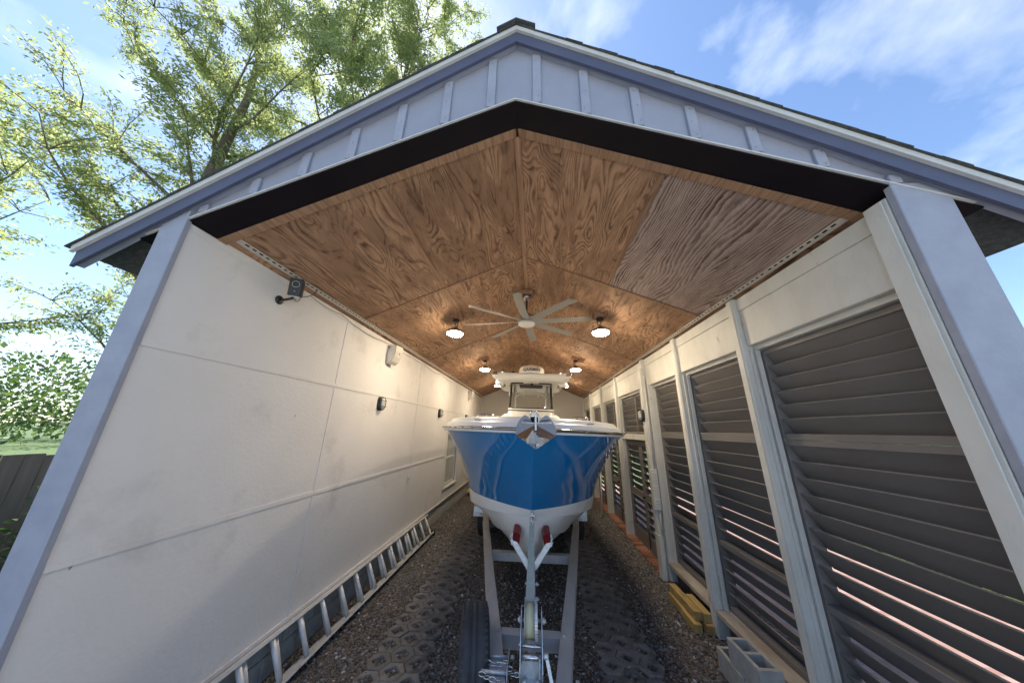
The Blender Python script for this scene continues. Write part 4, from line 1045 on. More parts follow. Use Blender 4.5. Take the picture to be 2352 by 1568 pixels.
# deck cap: a ring of offset curves from rub rail to the inner coaming
def deck_row(d, z, u):
    ss = LB * u; k = 1 - d / 1.335
    return (max(Bs(ss), 0) * k, ss + d * 1.25 * (1 - u), zS(ss) + z)
CAP = [(-0.012, 0.012), (-0.014, 0.032), (0.0, 0.042), (0.006, 0.072), (0.022, 0.086), (0.046, 0.092), (0.052, 0.096), (0.062, 0.121), (0.088, 0.138), (0.15, 0.146), (0.42, 0.149), (0.5, 0.147), (0.515, 0.13), (0.52, -0.55)]
db = MB()
for sgn in (-1, 1): db.grid(side_pts(sgn, [[deck_row(d, z, u) for (d, z) in CAP] for u in US]))
obj('deck_cap', db, M['gel'], boat, local=True)
sole = MB(); sole.grid([[(-Bs(LB * u) * .62, LB * u + 0.6 * (1 - u), 1.45), (Bs(LB * u) * .62, LB * u + 0.6 * (1 - u), 1.45)] for u in US[8:]], False); obj('cockpit_sole', sole, M['gel'], boat, local=True)
# rub rail: stainless strip over a white base
def rail_line(d, z): return [(-deck_row(d, z, u)[0], deck_row(d, z, u)[1], deck_row(d, z, u)[2]) for u in reversed(US)] + [deck_row(d, z, u) for u in US[1:]]
rail = obj('rub_rail', MB().tube(rail_line(-0.014, 0.016), 0.020, 8), M['chrome'], boat, local=True)
obj('rub_rail_base', MB().tube(rail_line(-0.008, -0.006), 0.017, 8), M['gel'], rail, local=True)
for sgn in (-1, 1):
    for ss in (0.28, .38, .49, .62, .76, .92, 1.1, 1.3, 1.55, 1.8):
        u = ss / LB; p = deck_row(-0.03, 0.018, u); q = deck_row(-0.04, 0.018, u)
        obj('rail_screw', MB().cyl((sgn * p[0], p[1], p[2]), (sgn * q[0], q[1], q[2]), 0.005, 8), M['dark'], rail, local=True)
# cleats in recessed dishes on the foredeck, hatch line, nav lights
for sgn in (-1, 1):
    cx, cy = sgn * 0.575, 0.83
    z_ = 2.327; aa = R(-42) * sgn
    def rotp(dx, dy, dz): return (cx + dx * math.cos(aa) - dy * math.sin(aa), cy + dx * math.sin(aa) + dy * math.cos(aa), z_ + dz)
    c_ = MB().tube([rotp(-0.13, 0, 0.02), rotp(-0.09, 0, 0.034), rotp(-0.03, 0, 0.038), rotp(0.03, 0, 0.038), rotp(0.09, 0, 0.034), rotp(0.13, 0, 0.02)], [0.008, 0.012, 0.014, 0.014, 0.012, 0.008], 10)
    c_.cyl(rotp(-0.035, 0, 0), rotp(-0.035, 0, 0.035), 0.012, 10).cyl(rotp(0.035, 0, 0), rotp(0.035, 0, 0.035), 0.012, 10)
    cl = obj('cleat', c_, M['chrome'], boat, local=True)
    dish = [rotp(0.15 * math.cos(a), 0.05 * math.sin(a), 0.004) for a in [2 * math.pi * k / 20 for k in range(20)]]
    obj('cleat_dish', MB().tube(dish, 0.01, 6, closed=True), M['chrome'], cl, local=True)
    # anchor-side step lines on the cap
    obj('deck_step_light', MB().obox((sgn * 0.60, 0.36 + 0.05, 2.283), (0.13, 0.012, 0.012), Matrix.Rotation(aa * 0.9, 3, 'Z'), 0.004), M['chrome'], boat, local=True)
obj('through_hull', MB().lathe([(0.0, 0.018), (0.018, 0.015), (0.026, 0.004), (0.027, -0.01)], 16, (-0.362, 0.84, 1.50), Matrix.Rotation(R(75), 3, 'X') @ Matrix.Rotation(R(-40), 3, 'Y')), M['chrome'], boat, local=True)
# bow eye
be = MB().box(-0.016, 0.016, 0.43, 0.50, 1.30, 1.40, 0.006)
be.tube([(0, 0.46, 1.385), (0, 0.40, 1.375), (0, 0.375, 1.345), (0, 0.385, 1.31), (0, 0.43, 1.29), (0, 0.49, 1.295)], 0.009, 8)
obj('bow_eye', be, M['chrome'], boat, local=True)
# bow roller plate and hoop
obj('anchor_roller', MB().box(-0.034, 0.034, -0.13, 0.30, 2.315, 2.328, 0.003).tube([(-0.036, -0.08, 2.27), (-0.036, -0.08, 2.335), (-0.026, -0.08, 2.362), (0, -0.08, 2.372), (0.026, -0.08, 2.362), (0.036, -0.08, 2.335), (0.036, -0.08, 2.27)], 0.007, 8)
    .box(-0.046, -0.036, -0.14, 0.18, 2.21, 2.325, 0.003).box(0.036, 0.046, -0.14, 0.18, 2.21, 2.325, 0.003), M['chrome'], boat, local=True)
# console
def rrect(w, l, r, n=5):
    out = []
    for cx, cy, a0 in ((w - r, l - r, 0), (-w + r, l - r, 90), (-w + r, -l + r, 180), (w - r, -l + r, 270)):
        for k in range(n + 1):
            a = R(a0 + 90 * k / n); out.append((cx + r * math.cos(a), cy + r * math.sin(a)))
    return out
def slab(levels, mat, name, parent, yc, n=5, smooth=True):
    rows = [[(p[0], p[1] + yc + (l[4] if len(l) > 4 else 0), l[3]) for p in rrect(l[0], l[1], l[2], n)] for l in levels]
    mb = MB().grid(rows, smooth, True); k = len(rows[0])
    mb.f.append(tuple(range(k - 1, -1, -1))); mb.sm.append(False); mb.f.append(tuple(range(len(mb.v) - k, len(mb.v)))); mb.sm.append(False)
    return obj(name, mb, mat, parent, local=True)
console = slab([(0.66, 0.75, 0.15, 1.45), (0.64, 0.72, 0.15, 2.40), (0.60, 0.66, 0.14, 2.64, 0.05), (0.585, 0.62, 0.14, 2.675, 0.07), (0.57, 0.60, 0.13, 2.685, 0.08)], M['gel'], 'console', boat, 5.25)
seat = slab([(0.42, 0.28, 0.12, 1.45), (0.42, 0.28, 0.12, 2.28), (0.40, 0.26, 0.12, 2.36)], M['cream'], 'forward_seat', boat, 4.20)
for sgn in (-1, 1):
    arc_ = [(sgn * (0.62 + 0.14 * math.cos(a)), 4.45 + 0.02 * math.sin(a * 2), 2.38 + 0.20 * math.sin(a)) for a in [R(k) for k in range(-10, 200, 15)]]
    obj('bolster', MB().lathe([(0.0, -0.05), (0.13, -0.05), (0.165, -0.02), (0.17, 0.01), (0.15, 0.04), (0.1, 0.055), (0, 0.06)], 24, (sgn * 0.60, 4.62, 2.42), Matrix.Rotation(R(70), 3, 'X')), M['gel'], boat, local=True)
# windshield: wrapped clear panel, black gaskets, pipework behind
def wrap(w, yf, depth, z, n=10):
    pts = [(-w, yf + depth, z)]
    for k in range(n + 1):
        t = k / n; a = math.pi * (1 - t)
        x = math.cos(a); 
        pts.append((w * (abs(x) ** 0.35) * (1 if x > 0 else -1) if abs(x) > 1e-6 else 0, yf + 0.16 * (1 - math.sin(a) ** 0.5), z))
    pts.append((w, yf + depth, z)); return pts
WT = wrap(0.545, 4.75, 0.62, 3.39); WBt = wrap(0.575, 4.68, 0.72, 2.735)
ws = obj('windshield', MB().grid([WBt, WT]), M['glass'], boat, local=True)
obj('gasket', MB().tube(WT, 0.017, 8).tube([(p[0], p[1], p[2] + 0.0) for p in WBt], 0.013, 8), M['black'], ws, local=True)
obj('side_edge', MB().tube([WBt[1], WT[1]], 0.008, 6).tube([WBt[-2], WT[-2]], 0.008, 6).tube([WBt[0], WT[0]], 0.011, 6).tube([WBt[-1], WT[-1]], 0.011, 6), M['black'], ws, local=True)
obj('lower_trim', MB().tube([(p[0] * 1.015, p[1] - 0.005, p[2] - 0.035) for p in WBt], 0.026, 8), M['gel'], ws, local=True)
obj('lower_gasket', MB().tube([(p[0] * 1.03, p[1] - 0.012, p[2] - 0.066) for p in WBt], 0.012, 8), M['black'], ws, local=True)
obj('upper_trim', MB().tube([(p[0] * 1.01, p[1] - 0.003, p[2] + 0.035) for p in WT], 0.024, 8), M['gel'], ws, local=True)
obj('wiper', MB().tube([(0.0, 4.73, 3.45), (0.0, 4.71, 3.38), (0.01, 4.69, 3.355)], 0.017, 8).lathe([(0.0, 0), (0.03, 0.01), (0.03, 0.04), (0, 0.05)], 12, (0.02, 4.68, 3.33)), M['black'], ws, local=True)
for sgn in (-1, 1):
    obj('top_post', MB().tube([(sgn * 0.50, 5.35, 2.2), (sgn * 0.47, 5.4, 3.42)], 0.032, 10).tube([(sgn * 0.50, 6.1, 2.0), (sgn * 0.47, 6.1, 3.42)], 0.03, 10), M['gel'], boat, local=True)
obj('top_rail', MB().tube([(-0.47, 5.75, 3.1), (-0.36, 5.75, 3.2), (-0.2, 5.75, 3.23), (0.2, 5.75, 3.23), (0.36, 5.75, 3.2), (0.47, 5.75, 3.1)], 0.022, 8)
    .tube([(-0.47, 5.75, 3.26), (0.47, 5.75, 3.26)], 0.018, 8).tube([(-0.2, 5.75, 3.23), (-0.16, 5.75, 3.33), (0.16, 5.75, 3.33), (0.2, 5.75, 3.23)], 0.016, 8)
    .cyl((-0.22, 5.75, 3.13), (-0.22, 5.75, 3.22), 0.022, 10).cyl((0.22, 5.75, 3.13), (0.22, 5.75, 3.22), 0.022, 10), M['gel'], boat, local=True)
obj('compass', MB().lathe([(0.10, 0), (0.10, 0.02), (0.08, 0.06), (0.04, 0.085), (0, 0.09)], 18, (0.2, 4.98, 2.69)), M['black'], boat, local=True)
# hardtop
ht = slab([(0.86, 1.20, 0.2, 3.405, 0.05), (0.93, 1.27, 0.2, 3.43, 0.03), (0.975, 1.32, 0.16, 3.475), (1.0, 1.35, 0.14, 3.495), (1.0, 1.35, 0.14, 3.545), (0.98, 1.33, 0.14, 3.56), (0.80, 1.15, 0.2, 3.575)], M['gel'], 'hardtop', boat, 5.55, 6)
obj('skylight', MB().box(-0.33, 0.33, 5.1, 5.75, 3.396, 3.404, 0.002), M['dark'], ht, local=True)
obj('electronics_box', MB().hexa([(-0.18, 4.42, 3.40), (0.18, 4.42, 3.40), (0.2, 4.72, 3.38), (-0.2, 4.72, 3.38), (-0.24, 4.36, 3.44), (0.24, 4.36, 3.44), (0.26, 4.75, 3.44), (-0.26, 4.75, 3.44)]), M['gel'], ht, local=True)
for sgn in (-1, 1):
    obj('corner_speaker', MB().lathe([(0.085, 3.30), (0.11, 3.31), (0.115, 3.34), (0.105, 3.42)], 22, (sgn * 0.83, 4.62, 0)), M['gel'], ht, local=True)
    obj('spot_light', MB().cyl((sgn * 0.70, 4.58, 3.30), (sgn * 0.70, 4.70, 3.29), 0.03, 12).cyl((sgn * 0.74, 4.66, 3.23), (sgn * 0.74, 4.66, 3.40), 0.013, 8).tube([(sgn * 0.78, 4.6, 3.34), (sgn * 0.80, 4.56, 3.28), (sgn * 0.74, 4.55, 3.24)], 0.009, 6), M['chrome'], ht, local=True)
    obj('antenna_mount', MB().cyl((sgn * 0.73, 4.55, 3.56), (sgn * 0.73, 4.55, 3.62), 0.03, 12).cyl((sgn * 0.73, 4.55, 3.62), (sgn * 0.745, 4.57, 3.70), 0.02, 12).cyl((sgn * 0.70, 4.55, 3.66), (sgn * 0.78, 4.56, 3.64), 0.016, 10), M['chrome'], ht, local=True)
    obj('rod_holder', MB().tube([(sgn * 0.60, 5.2, 3.42), (sgn * 0.60, 5.15, 3.10)], 0.018, 8), M['gel'], ht, local=True)
    obj('corner_cap', MB().box(sgn * 0.985, sgn * 0.86, 4.19, 4.26, 3.50, 3.566, 0.006), M['chrome'], ht, local=True)
obj('horn', MB().lathe([(0.02, 0), (0.045, 0.03), (0.045, 0.04), (0, 0.03)], 14, (-0.48, 4.45, 3.60), Matrix.Rotation(R(90), 3, 'X')), M['black'], ht, local=True)
RC = (0.0, 4.55)
radar = obj('radar_dome', MB().lathe([(0.30, 3.575), (0.33, 3.585), (0.333, 3.62), (0.325, 3.70), (0.30, 3.755), (0.25, 3.785), (0.15, 3.80), (0.14, 3.815), (0, 3.818)], 40, (RC[0], RC[1], 0)), M['gel'], boat, local=True)
# lettering wrapped round the dome
def text_mesh(body, size, font=None):
    cu = bpy.data.curves.new('lettering', 'FONT'); cu.body = body; cu.size = size; cu.align_x = 'CENTER'; cu.align_y = 'CENTER'; cu.extrude = 0.0; cu.offset = size * 0.03
    cu.space_character = 1.06
    to = bpy.data.objects.new('lettering_tmp', cu); COL.objects.link(to)
    dg = bpy.context.evaluated_depsgraph_get(); me = bpy.data.meshes.new_from_object(to.evaluated_get(dg))
    bpy.data.objects.remove(to); bpy.data.curves.remove(cu); return me
me = text_mesh("GARMIN", 0.124)
bm = bmesh.new(); bm.from_mesh(me); bmesh.ops.subdivide_edges(bm, edges=[e for e in bm.edges if e.calc_length() > 0.03], cuts=3); bm.to_mesh(me); bm.free()
tri_z = 0.0
for v in me.vertices:
    a = v.co.x * 0.98 / 0.337; zz = 3.662 + v.co.y * 0.86; rr = 0.3365 - max(0, zz - 3.64) * 0.16
    v.co = Vector((RC[0] + rr * math.sin(a), RC[1] - rr * math.cos(a), zz))
me.materials.append(M['black'])
lt = bpy.data.objects.new('lettering', me); COL.objects.link(lt); lt.parent = radar
tri = MB(); pts = []
for dx, dz in ((-0.022, 0), (0.022, 0), (0, 0.042)):
    xx = 0.172 + dx; a = xx / 0.337; zz = 3.722 + dz; rr = 0.329 - max(0, zz - 3.70) * 0.32
    pts.append((RC[0] + rr * math.sin(a), RC[1] - rr * math.cos(a), zz))
tri.add(pts, [(0, 1, 2)]); obj('logo_mark', tri, M['black'], radar, local=True)

# ------------------------------------------------------------------ anchor
an = thing('plow_anchor', (0.005, 2.66, 2.2), 'polished stainless anchor with two rounded flukes hanging on the bow roller', 'anchor')
AX, AY, AZ = 0.006, 2.62, 2.205
def A(x, z, d): return (AX + x, AY + d, AZ + z)
for sgn in (-1, 1):
    # upper fluke wing: rounded plate leaned forward to mirror the shaded floor; front and back skins
    arc_ = [(0.012, 0.035), (0.055, 0.095), (0.082, 0.118), (0.102, 0.12), (0.128, 0.10), (0.155, 0.066), (0.175, 0.022), (0.183, -0.02), (0.178, -0.05)]
    fr = [A(sgn * x, z, 0.05 - 0.42 * (z + 0.05) + 0.16 * x) for x, z in arc_]; bk = [(p[0], p[1] + 0.008, p[2]) for p in fr]
    n = len(fr); m_ = MB(); m_.add(fr + bk, [tuple(range(n)), tuple(range(2 * n - 1, n - 1, -1))] + [(i, (i + 1) % n, n + (i + 1) % n, n + i) for i in range(n)])
    obj('fluke', m_, M['anchorsteel'], an)
    # lower plough plate: from the wing's crease down to the tip
    q = [A(sgn * 0.012, 0.034, 0.018), A(sgn * 0.178, -0.051, 0.079), A(sgn * 0.13, -0.083, 0.03), A(sgn * 0.004, -0.162, -0.02), A(sgn * 0.004, -0.06, -0.045)]
    qb = [(p[0], p[1] + 0.02, p[2] - 0.002) for p in q]; n = 5
    m_ = MB(); m_.add(q + qb, [(0, 1, 2), (0, 2, 4), (2, 3, 4), (n, n + 2, n + 1), (n, n + 4, n + 2), (n + 2, n + 4, n + 3)] + [(i, (i + 1) % n, n + (i + 1) % n, n + i) for i in range(n)])
    obj('plough_plate', m_, M['anchorsteel'], an)
m_ = MB(); m_.add([A(-0.075, -0.118, -0.05), A(0.062, -0.118, -0.05), A(0.075, -0.10, -0.01), A(-0.085, -0.085, -0.01), A(-0.012, -0.065, -0.085), A(-0.028, -0.005, -0.03)],
                  [(0, 1, 4), (0, 4, 5), (0, 5, 3), (1, 2, 5), (1, 5, 4), (0, 3, 2, 1), (2, 3, 5)])
obj('nose', m_, M['galv'], an)
obj('shank', MB().box(AX - 0.011, AX + 0.011, AY - 0.01, AY + 0.35, AZ + 0.03, AZ + 0.10, 0.004).box(AX - 0.009, AX + 0.009, AY - 0.015, AY + 0.005, AZ - 0.01, AZ + 0.15, 0.003), M['galv'], an)
obj('roll_bar', MB().cyl((AX - 0.122, AY - 0.015, AZ + 0.052), (AX + 0.14, AY - 0.015, AZ + 0.052), 0.007, 10), M['galv'], an)

# ------------------------------------------------------------------ trailer
def tx(y): return -0.04 - 0.017 * (y - 2.65)
tr = thing('boat_trailer', (-0.04, 2.6, 0), 'aluminium boat trailer with winch stand under the blue boat', 'trailer')
def ibeam(p0, p1, w=0.10, h=0.125, t=0.012):
    m_ = MB(); p0 = Vector(p0); p1 = Vector(p1)
    m_.bar(p0 + Vector((0, 0, -t / 2)), p1 + Vector((0, 0, -t / 2)), w, t, b=0.002)
    m_.bar(p0 + Vector((0, 0, -h + t / 2)), p1 + Vector((0, 0, -h + t / 2)), w, t, b=0.002)
    m_.bar(p0 + Vector((0, 0, -h / 2)), p1 + Vector((0, 0, -h / 2)), t, h - 2 * t - 0.001)
    return m_
for s_, pts in ((-1, [(-0.10, 1.55), (-0.335, 2.93), (-0.52, 3.86), (-0.972, 6.235), (-1.0, 10.6)]), (1, [(0.04, 1.55), (0.245, 2.92), (0.417, 3.98), (0.767, 6.19), (0.75, 10.6)])):
    m_ = MB()
    for a, b in zip(pts[:-1], pts[1:]):
        q = ibeam((a[0], a[1], 0.60), (b[0], b[1], 0.60)); m_.add(q.v, q.f)
    rl = obj('frame_rail', m_, M['alu'], tr)
    bx = pts[1][0]
    obj('bolt_head', MB().lathe([(0.0, 0.014), (0.012, 0.012), (0.016, 0.004), (0.02, 0.0)], 10, (bx - 0.015 * s_, pts[1][1] + 0.02, 0.601)), M['alu'], rl)
obj('tongue_tube', MB().box(-0.075, 0.02, 1.2, 2.75, 0.475, 0.585, 0.006), M['galv'], tr)
for (y, xa, xb) in ((2.98, -0.29, 0.205), (4.59, -0.60, 0.46), (6.6, -0.93, 0.72)):
    m_ = MB(); m_.box(xa, xb, y - 0.045, y + 0.045, 0.578, 0.588, 0.001).box(xa, xb, y - 0.045, y - 0.036, 0.50, 0.5775).box(xa, xb, y - 0.045, y + 0.045, 0.49, 0.4995)
    obj('cross_member', m_, M['alu'], tr)
# bunks
for s_ in (-1, 1): obj('bunk', MB().box(tx(7) + s_ * 0.58 - 0.05, tx(7) + s_ * 0.58 + 0.05, 5.2, 10.4, 0.68, 0.80, 0.01).box(tx(7) + s_ * 0.58 - 0.02, tx(7) + s_ * 0.58 + 0.02, 6.55, 6.65, 0.59, 0.68), M['black'], tr)
# wheels and tread-plate fenders
def wheel(name, c, r, w, parent, yaw=0.0):
    rot = Matrix.Rotation(yaw, 3, 'Z') @ Matrix.Rotation(math.pi / 2, 3, 'Y')
    prof = [(r * .60, -w * .42), (r * .78, -w * .5), (r * .88, -w * .48), (r * .945, -w * .42), (r * .985, -w * .32), (r, -w * .12), (r * .985, -w * .11), (r * .985, -w * .07), (r, -w * .06), (r, w * .06), (r * .985, w * .07), (r * .985, w * .11), (r, w * .12), (r * .985, w * .32), (r * .945, w * .42), (r * .88, w * .48), (r * .78, w * .5), (r * .60, w * .42)]
    t = MB().lathe(prof, 64, c, rot)
    o = obj(name, t, M['rubber'], parent)
    lug = MB()
    for k in range(56):
        a = 2 * math.pi * k / 56
        for sd in (-1, 1):
            p = Vector((r * 0.966 * math.cos(a), r * 0.966 * math.sin(a), sd * w * 0.37))
            lug.obox(Vector(c) + rot @ p, (0.010, r * 0.055, w * 0.12), rot @ Matrix.Rotation(a, 3, 'Z') @ Matrix.Rotation(R(12 * sd), 3, 'X'), 0.002)
    obj('tread_lugs', lug, M['rubber'], o)['kind'] = 'stuff'
    rim = MB().lathe([(r * .60, -w * .40), (r * .56, -w * .3), (r * .55, 0), (r * .2, w * .05), (0, w * .06)], 32, c, rot).lathe([(r * .60, w * .40), (r * .56, w * .3), (r * .50, w * .16), (r * .2, w * .2), (r * .18, w * .36), (0, w * .38)], 32, c, rot)
    obj('rim', rim, M['galv'], o)
    return o
for s_ in (-1, 1):
    for y in (7.1, 7.95): wheel('wheel', (tx(y) + s_ * 1.02, y, 0.335), 0.335, 0.2, tr)
    arc_ = [(6.52, 0.50), (6.56, 0.66), (6.68, 0.735), (6.9, 0.75), (8.15, 0.75), (8.37, 0.735), (8.5, 0.66), (8.54, 0.50)]
    m_ = MB(); xa = tx(7.5) + s_ * 0.90; xb = tx(7.5) + s_ * 1.15
    rows = [[(xa, p[0], p[1]) for p in arc_], [(xb, p[0], p[1]) for p in arc_]]; m_.grid(rows, False); m_.grid([[(x, y, z - 0.006) for x, y, z in rw_] for rw_ in rows], False)
    fd = obj('fender', m_, M['galv'], tr)
    lg = MB()
    for i in range(16):
        for j in range(9):
            t_ = 0.04 + j * 0.105; seg = 0 if j < 4 else 1
            z_ = 0.52 + j * 0.0165 if seg == 0 else 0.66 + (j - 4) * 0.015
            y_ = 6.52 + (z_ - 0.50) / 0.16 * 0.04 if seg == 0 else 6.56 + (z_ - 0.66) / 0.075 * 0.12
            x_ = min(xa, xb) + 0.012 + i * 0.015
            lg.obox((x_, y_ - 0.003, z_), (0.013, 0.004, 0.003), Matrix.Rotation(R(40 if (i + j) % 2 else -40), 3, 'Y'))
    obj('tread_pattern', lg, M['chrome'], fd)['kind'] = 'stuff'
    obj('side_marker', MB().box(tx(6.5) + s_ * 0.98 - 0.05, tx(6.5) + s_ * 0.98 + 0.05, 6.47, 6.515, 0.515, 0.555, 0.004), M['alu'], fd)
# spare wheel along the left rail, with its clamp and chain
sp = wheel('spare_wheel', (-0.485, 2.80, 0.475), 0.355, 0.225, tr, R(11))
sp['label'] = 'dusty black spare tyre standing beside the tongue'
cl = MB(); cl.box(-0.355, -0.205, 2.50, 2.62, 0.603, 0.612, 0.002)
for y in (2.63, 2.49): cl.cyl((-0.375, y, 0.625), (-0.19, y + 0.0, 0.625), 0.011, 10)
cl.box(-0.20, -0.192, 2.46, 2.66, 0.50, 0.66, 0.002); cl.cyl((-0.192, 2.63, 0.625), (-0.155, 2.63, 0.625), 0.014, 6)
obj('spare_clamp', cl, M['galv'], tr)
ch = obj('safety_chain', MB(), M['chrome'], tr); bpy.data.objects.remove(ch)
chain = thing('safety_chain', (-0.2, 2.53, 0.62), None, None); chain.parent = tr; chain.location = Vector((-0.2, 2.53, 0.62)) - tr.location
cp = [(-0.375, 2.55, 0.645), (-0.335, 2.545, 0.638), (-0.295, 2.54, 0.634), (-0.255, 2.54, 0.636), (-0.215, 2.545, 0.65), (-0.185, 2.535, 0.62), (-0.16, 2.52, 0.60), (-0.13, 2.51, 0.607), (-0.10, 2.51, 0.615),
      (-0.36, 2.44, 0.64), (-0.325, 2.43, 0.632), (-0.29, 2.425, 0.628), (-0.255, 2.42, 0.62)]
for i, p in enumerate(cp):
    lk = [Vector((0.024 * math.cos(a) , 0.013 * math.sin(a) * (0 if i % 2 else 1), 0.013 * math.sin(a) * (1 if i % 2 else 0))) + Vector(p) for a in [2 * math.pi * k / 14 for k in range(14)]]
    obj('link', MB().tube(lk, 0.0042, 6, closed=True), M['chrome'], chain)
# winch stand: leaning post, V arms, red bow pads, winch, strap
PX = -0.03
obj('winch_post', MB().bar((PX, 2.58, 0.56), (PX - 0.008, 3.47, 0.90), 0.062, 0.062, b=0.006).box(PX - 0.045, PX + 0.045, 2.46, 2.66, 0.586, 0.60, 0.002), M['galv'], tr)
for y, z in ((3.22, 0.82), (3.08, 0.77)): obj('post_bolt', MB().cyl((PX - 0.07, y, z), (PX + 0.06, y, z), 0.010, 8).cyl((PX - 0.055, y, z), (PX - 0.045, y, z), 0.019, 6).cyl((PX + 0.035, y, z), (PX + 0.045, y, z), 0.019, 6), M['galv'], tr)
for s_ in (-1, 1):
    ax = PX - 0.012
    arm = obj('bow_arm', MB().bar((ax + s_ * 0.025, 3.44, 0.86), (ax + s_ * 0.205, 3.46, 1.105), 0.058, 0.05, up=(0, -1, 0.3), b=0.005).bar((ax + s_ * 0.206, 3.43, 1.06), (ax + s_ * 0.200, 3.44, 1.17), 0.012, 0.05, up=(0, -1, 0.3), b=0.002), M['galv'], tr)
    # pad: rounded block against the hull
    pr = [(0.0, -0.085), (0.045, -0.10), (0.075, -0.07), (0.08, 0.045), (0.06, 0.085), (0.015, 0.095), (0.0, 0.075)]
    rot = Matrix.Rotation(R(-6 * s_), 3, 'Y') @ Matrix.Rotation(R(25), 3, 'X')
    c = Vector((ax + s_ * 0.197, 3.475, 1.135))
    vs_ = [c + rot @ Vector((-s_ * p[0], d, p[1])) for d in (-0.055, 0.055) for p in pr]; n = len(pr)
    m_ = MB(); m_.add(vs_, [tuple(range(n)), tuple(range(2 * n - 1, n - 1, -1))] + [(i, (i + 1) % n, n + (i + 1) % n, n + i) for i in range(n)])
    pd = obj('bow_pad', m_, M['redpad'], arm)
    bv = pd.modifiers.new('soft', 'BEVEL'); bv.width = 0.012; bv.segments = 3
    obj('pad_bolt', MB().cyl((ax + s_ * 0.20, 3.41, 1.135), (ax + s_ * 0.222, 3.41, 1.135), 0.011, 8), M['galv'], arm)
WXc = -0.032; WYc, WZc = 2.58, 0.875
wn_ = MB()
for x in (WXc - 0.076, WXc + 0.072):
    wn_.prism([(2.40, 0.63), (2.60, 0.63), (2.66, 0.86), (2.62, 0.945), (2.56, 0.945), (2.45, 0.83), (2.38, 0.70)], 'x', x, x + 0.005)
wn_.add(MB().prism([(WXc - 0.0705, 0.625), (WXc + 0.0715, 0.625), (WXc + 0.0715, 0.70), (WXc + 0.045, 0.745), (WXc - 0.045, 0.745), (WXc - 0.0705, 0.70)], 'y', 2.455, 2.461).v, MB().prism([(0, 0)] * 6, 'y', 0, 1).f)
winch = obj('winch_frame', wn_, M['galv'], tr)
obj('winch_plate', MB().box(WXc - 0.07, WXc + 0.071, 2.38, 2.60, 0.618, 0.626, 0.002), M['galv'], winch)
for x in (-0.045, 0.045): obj('winch_bolt', MB().lathe([(0.024, 0), (0.024, 0.004), (0.015, 0.005), (0.015, 0.014), (0, 0.016)], 10, (WXc + x, 2.42, 0.626)), M['galv'], winch)
obj('strap_drum', MB().lathe([(0.10, -0.034), (0.10, 0.0355)], 36, (WXc - 0.012, WYc, WZc), Matrix.Rotation(math.pi / 2, 3, 'Y')), M['strapdrum'], winch)
obj('drum_flange', MB().lathe([(0.0, -0.038), (0.118, -0.038), (0.118, -0.0345), (0, -0.0345)], 36, (WXc - 0.012, WYc, WZc), Matrix.Rotation(math.pi / 2, 3, 'Y')), M['galv'], winch)
gr = MB().lathe([(0.0, 0.036), (0.118, 0.036), (0.118, 0.056), (0, 0.056)], 44, (WXc - 0.012, WYc, WZc), Matrix.Rotation(math.pi / 2, 3, 'Y'), smooth=False)
for k in range(44):
    a = 2 * math.pi * k / 44; gr.obox((WXc - 0.012 + 0.046, WYc + 0.121 * math.cos(a), WZc + 0.121 * math.sin(a)), (0.02, 0.009, 0.009), Matrix.Rotation(a, 3, 'X'))
obj('gear', gr, M['galv'], winch)
obj('axle', MB().cyl((WXc - 0.10, WYc, WZc), (WXc + 0.105, WYc, WZc), 0.012, 10).cyl((WXc + 0.08, WYc, WZc), (WXc + 0.095, WYc, WZc), 0.02, 6).cyl((WXc - 0.093, WYc, WZc), (WXc - 0.08, WYc, WZc), 0.02, 6), M['galv'], winch)
obj('spacer_rod', MB().cyl((WXc - 0.085, 2.45, 0.80), (WXc + 0.085, 2.45, 0.80), 0.010, 10).cyl((WXc - 0.065, 2.435, 0.752), (WXc + 0.07, 2.435, 0.752), 0.019, 14), M['chrome'], winch)
obj('ratchet_pawl', MB().box(WXc + 0.05, WXc + 0.062, 2.40, 2.44, 0.66, 0.76, 0.004), M['galv'], winch)
obj('crank_handle', MB().bar((WXc + 0.10, 2.44, 0.765), (WXc + 0.175, 2.34, 0.50), 0.008, 0.024, up=(1, 0, 0.3), b=0.002).cyl((WXc + 0.08, 2.44, 0.76), (WXc + 0.115, 2.44, 0.76), 0.018, 10), M['galv'], winch)
obj('swing_jack', MB().cyl((0.20, 2.44, 0.56), (0.42, 2.42, 0.56), 0.045, 18).box(0.26, 0.285, 2.38, 2.48, 0.50, 0.63, 0.003), M['galv'], tr)
eye = Vector((-0.035, 3.245, 1.325)); d0 = Vector((WXc - 0.012, WYc + 0.02, WZc + 0.103))
sv = [d0 + (eye - d0) * t + Vector((0, 0, -0.015 * math.sin(math.pi * t))) for t in [k / 10 for k in range(11)]]
rows = [[(p.x - 0.033 + (0.008 * (k / 10)), p.y, p.z), (p.x, p.y, p.z + 0.0025), (p.x + 0.033 - (0.008 * (k / 10)), p.y, p.z)] for k, p in enumerate(sv)]
rows2 = [[(a[0], a[1], a[2] - 0.004) for a in r] for r in rows]
m_ = MB().grid(rows).grid(rows2); obj('winch_strap', m_, M['strap'], tr)
hk = [(eye.x + 0.034 * math.cos(a), eye.y - 0.012 - 0.01 * math.sin(a), eye.z + 0.03 + 0.034 * math.sin(a)) for a in [R(k) for k in range(-120, 160, 20)]]
obj('strap_hook', MB().tube(hk, 0.010, 8).cyl((eye.x, eye.y, eye.z - 0.03), (eye.x, eye.y - 0.01, eye.z + 0.01), 0.014, 10), M['galv'], tr)

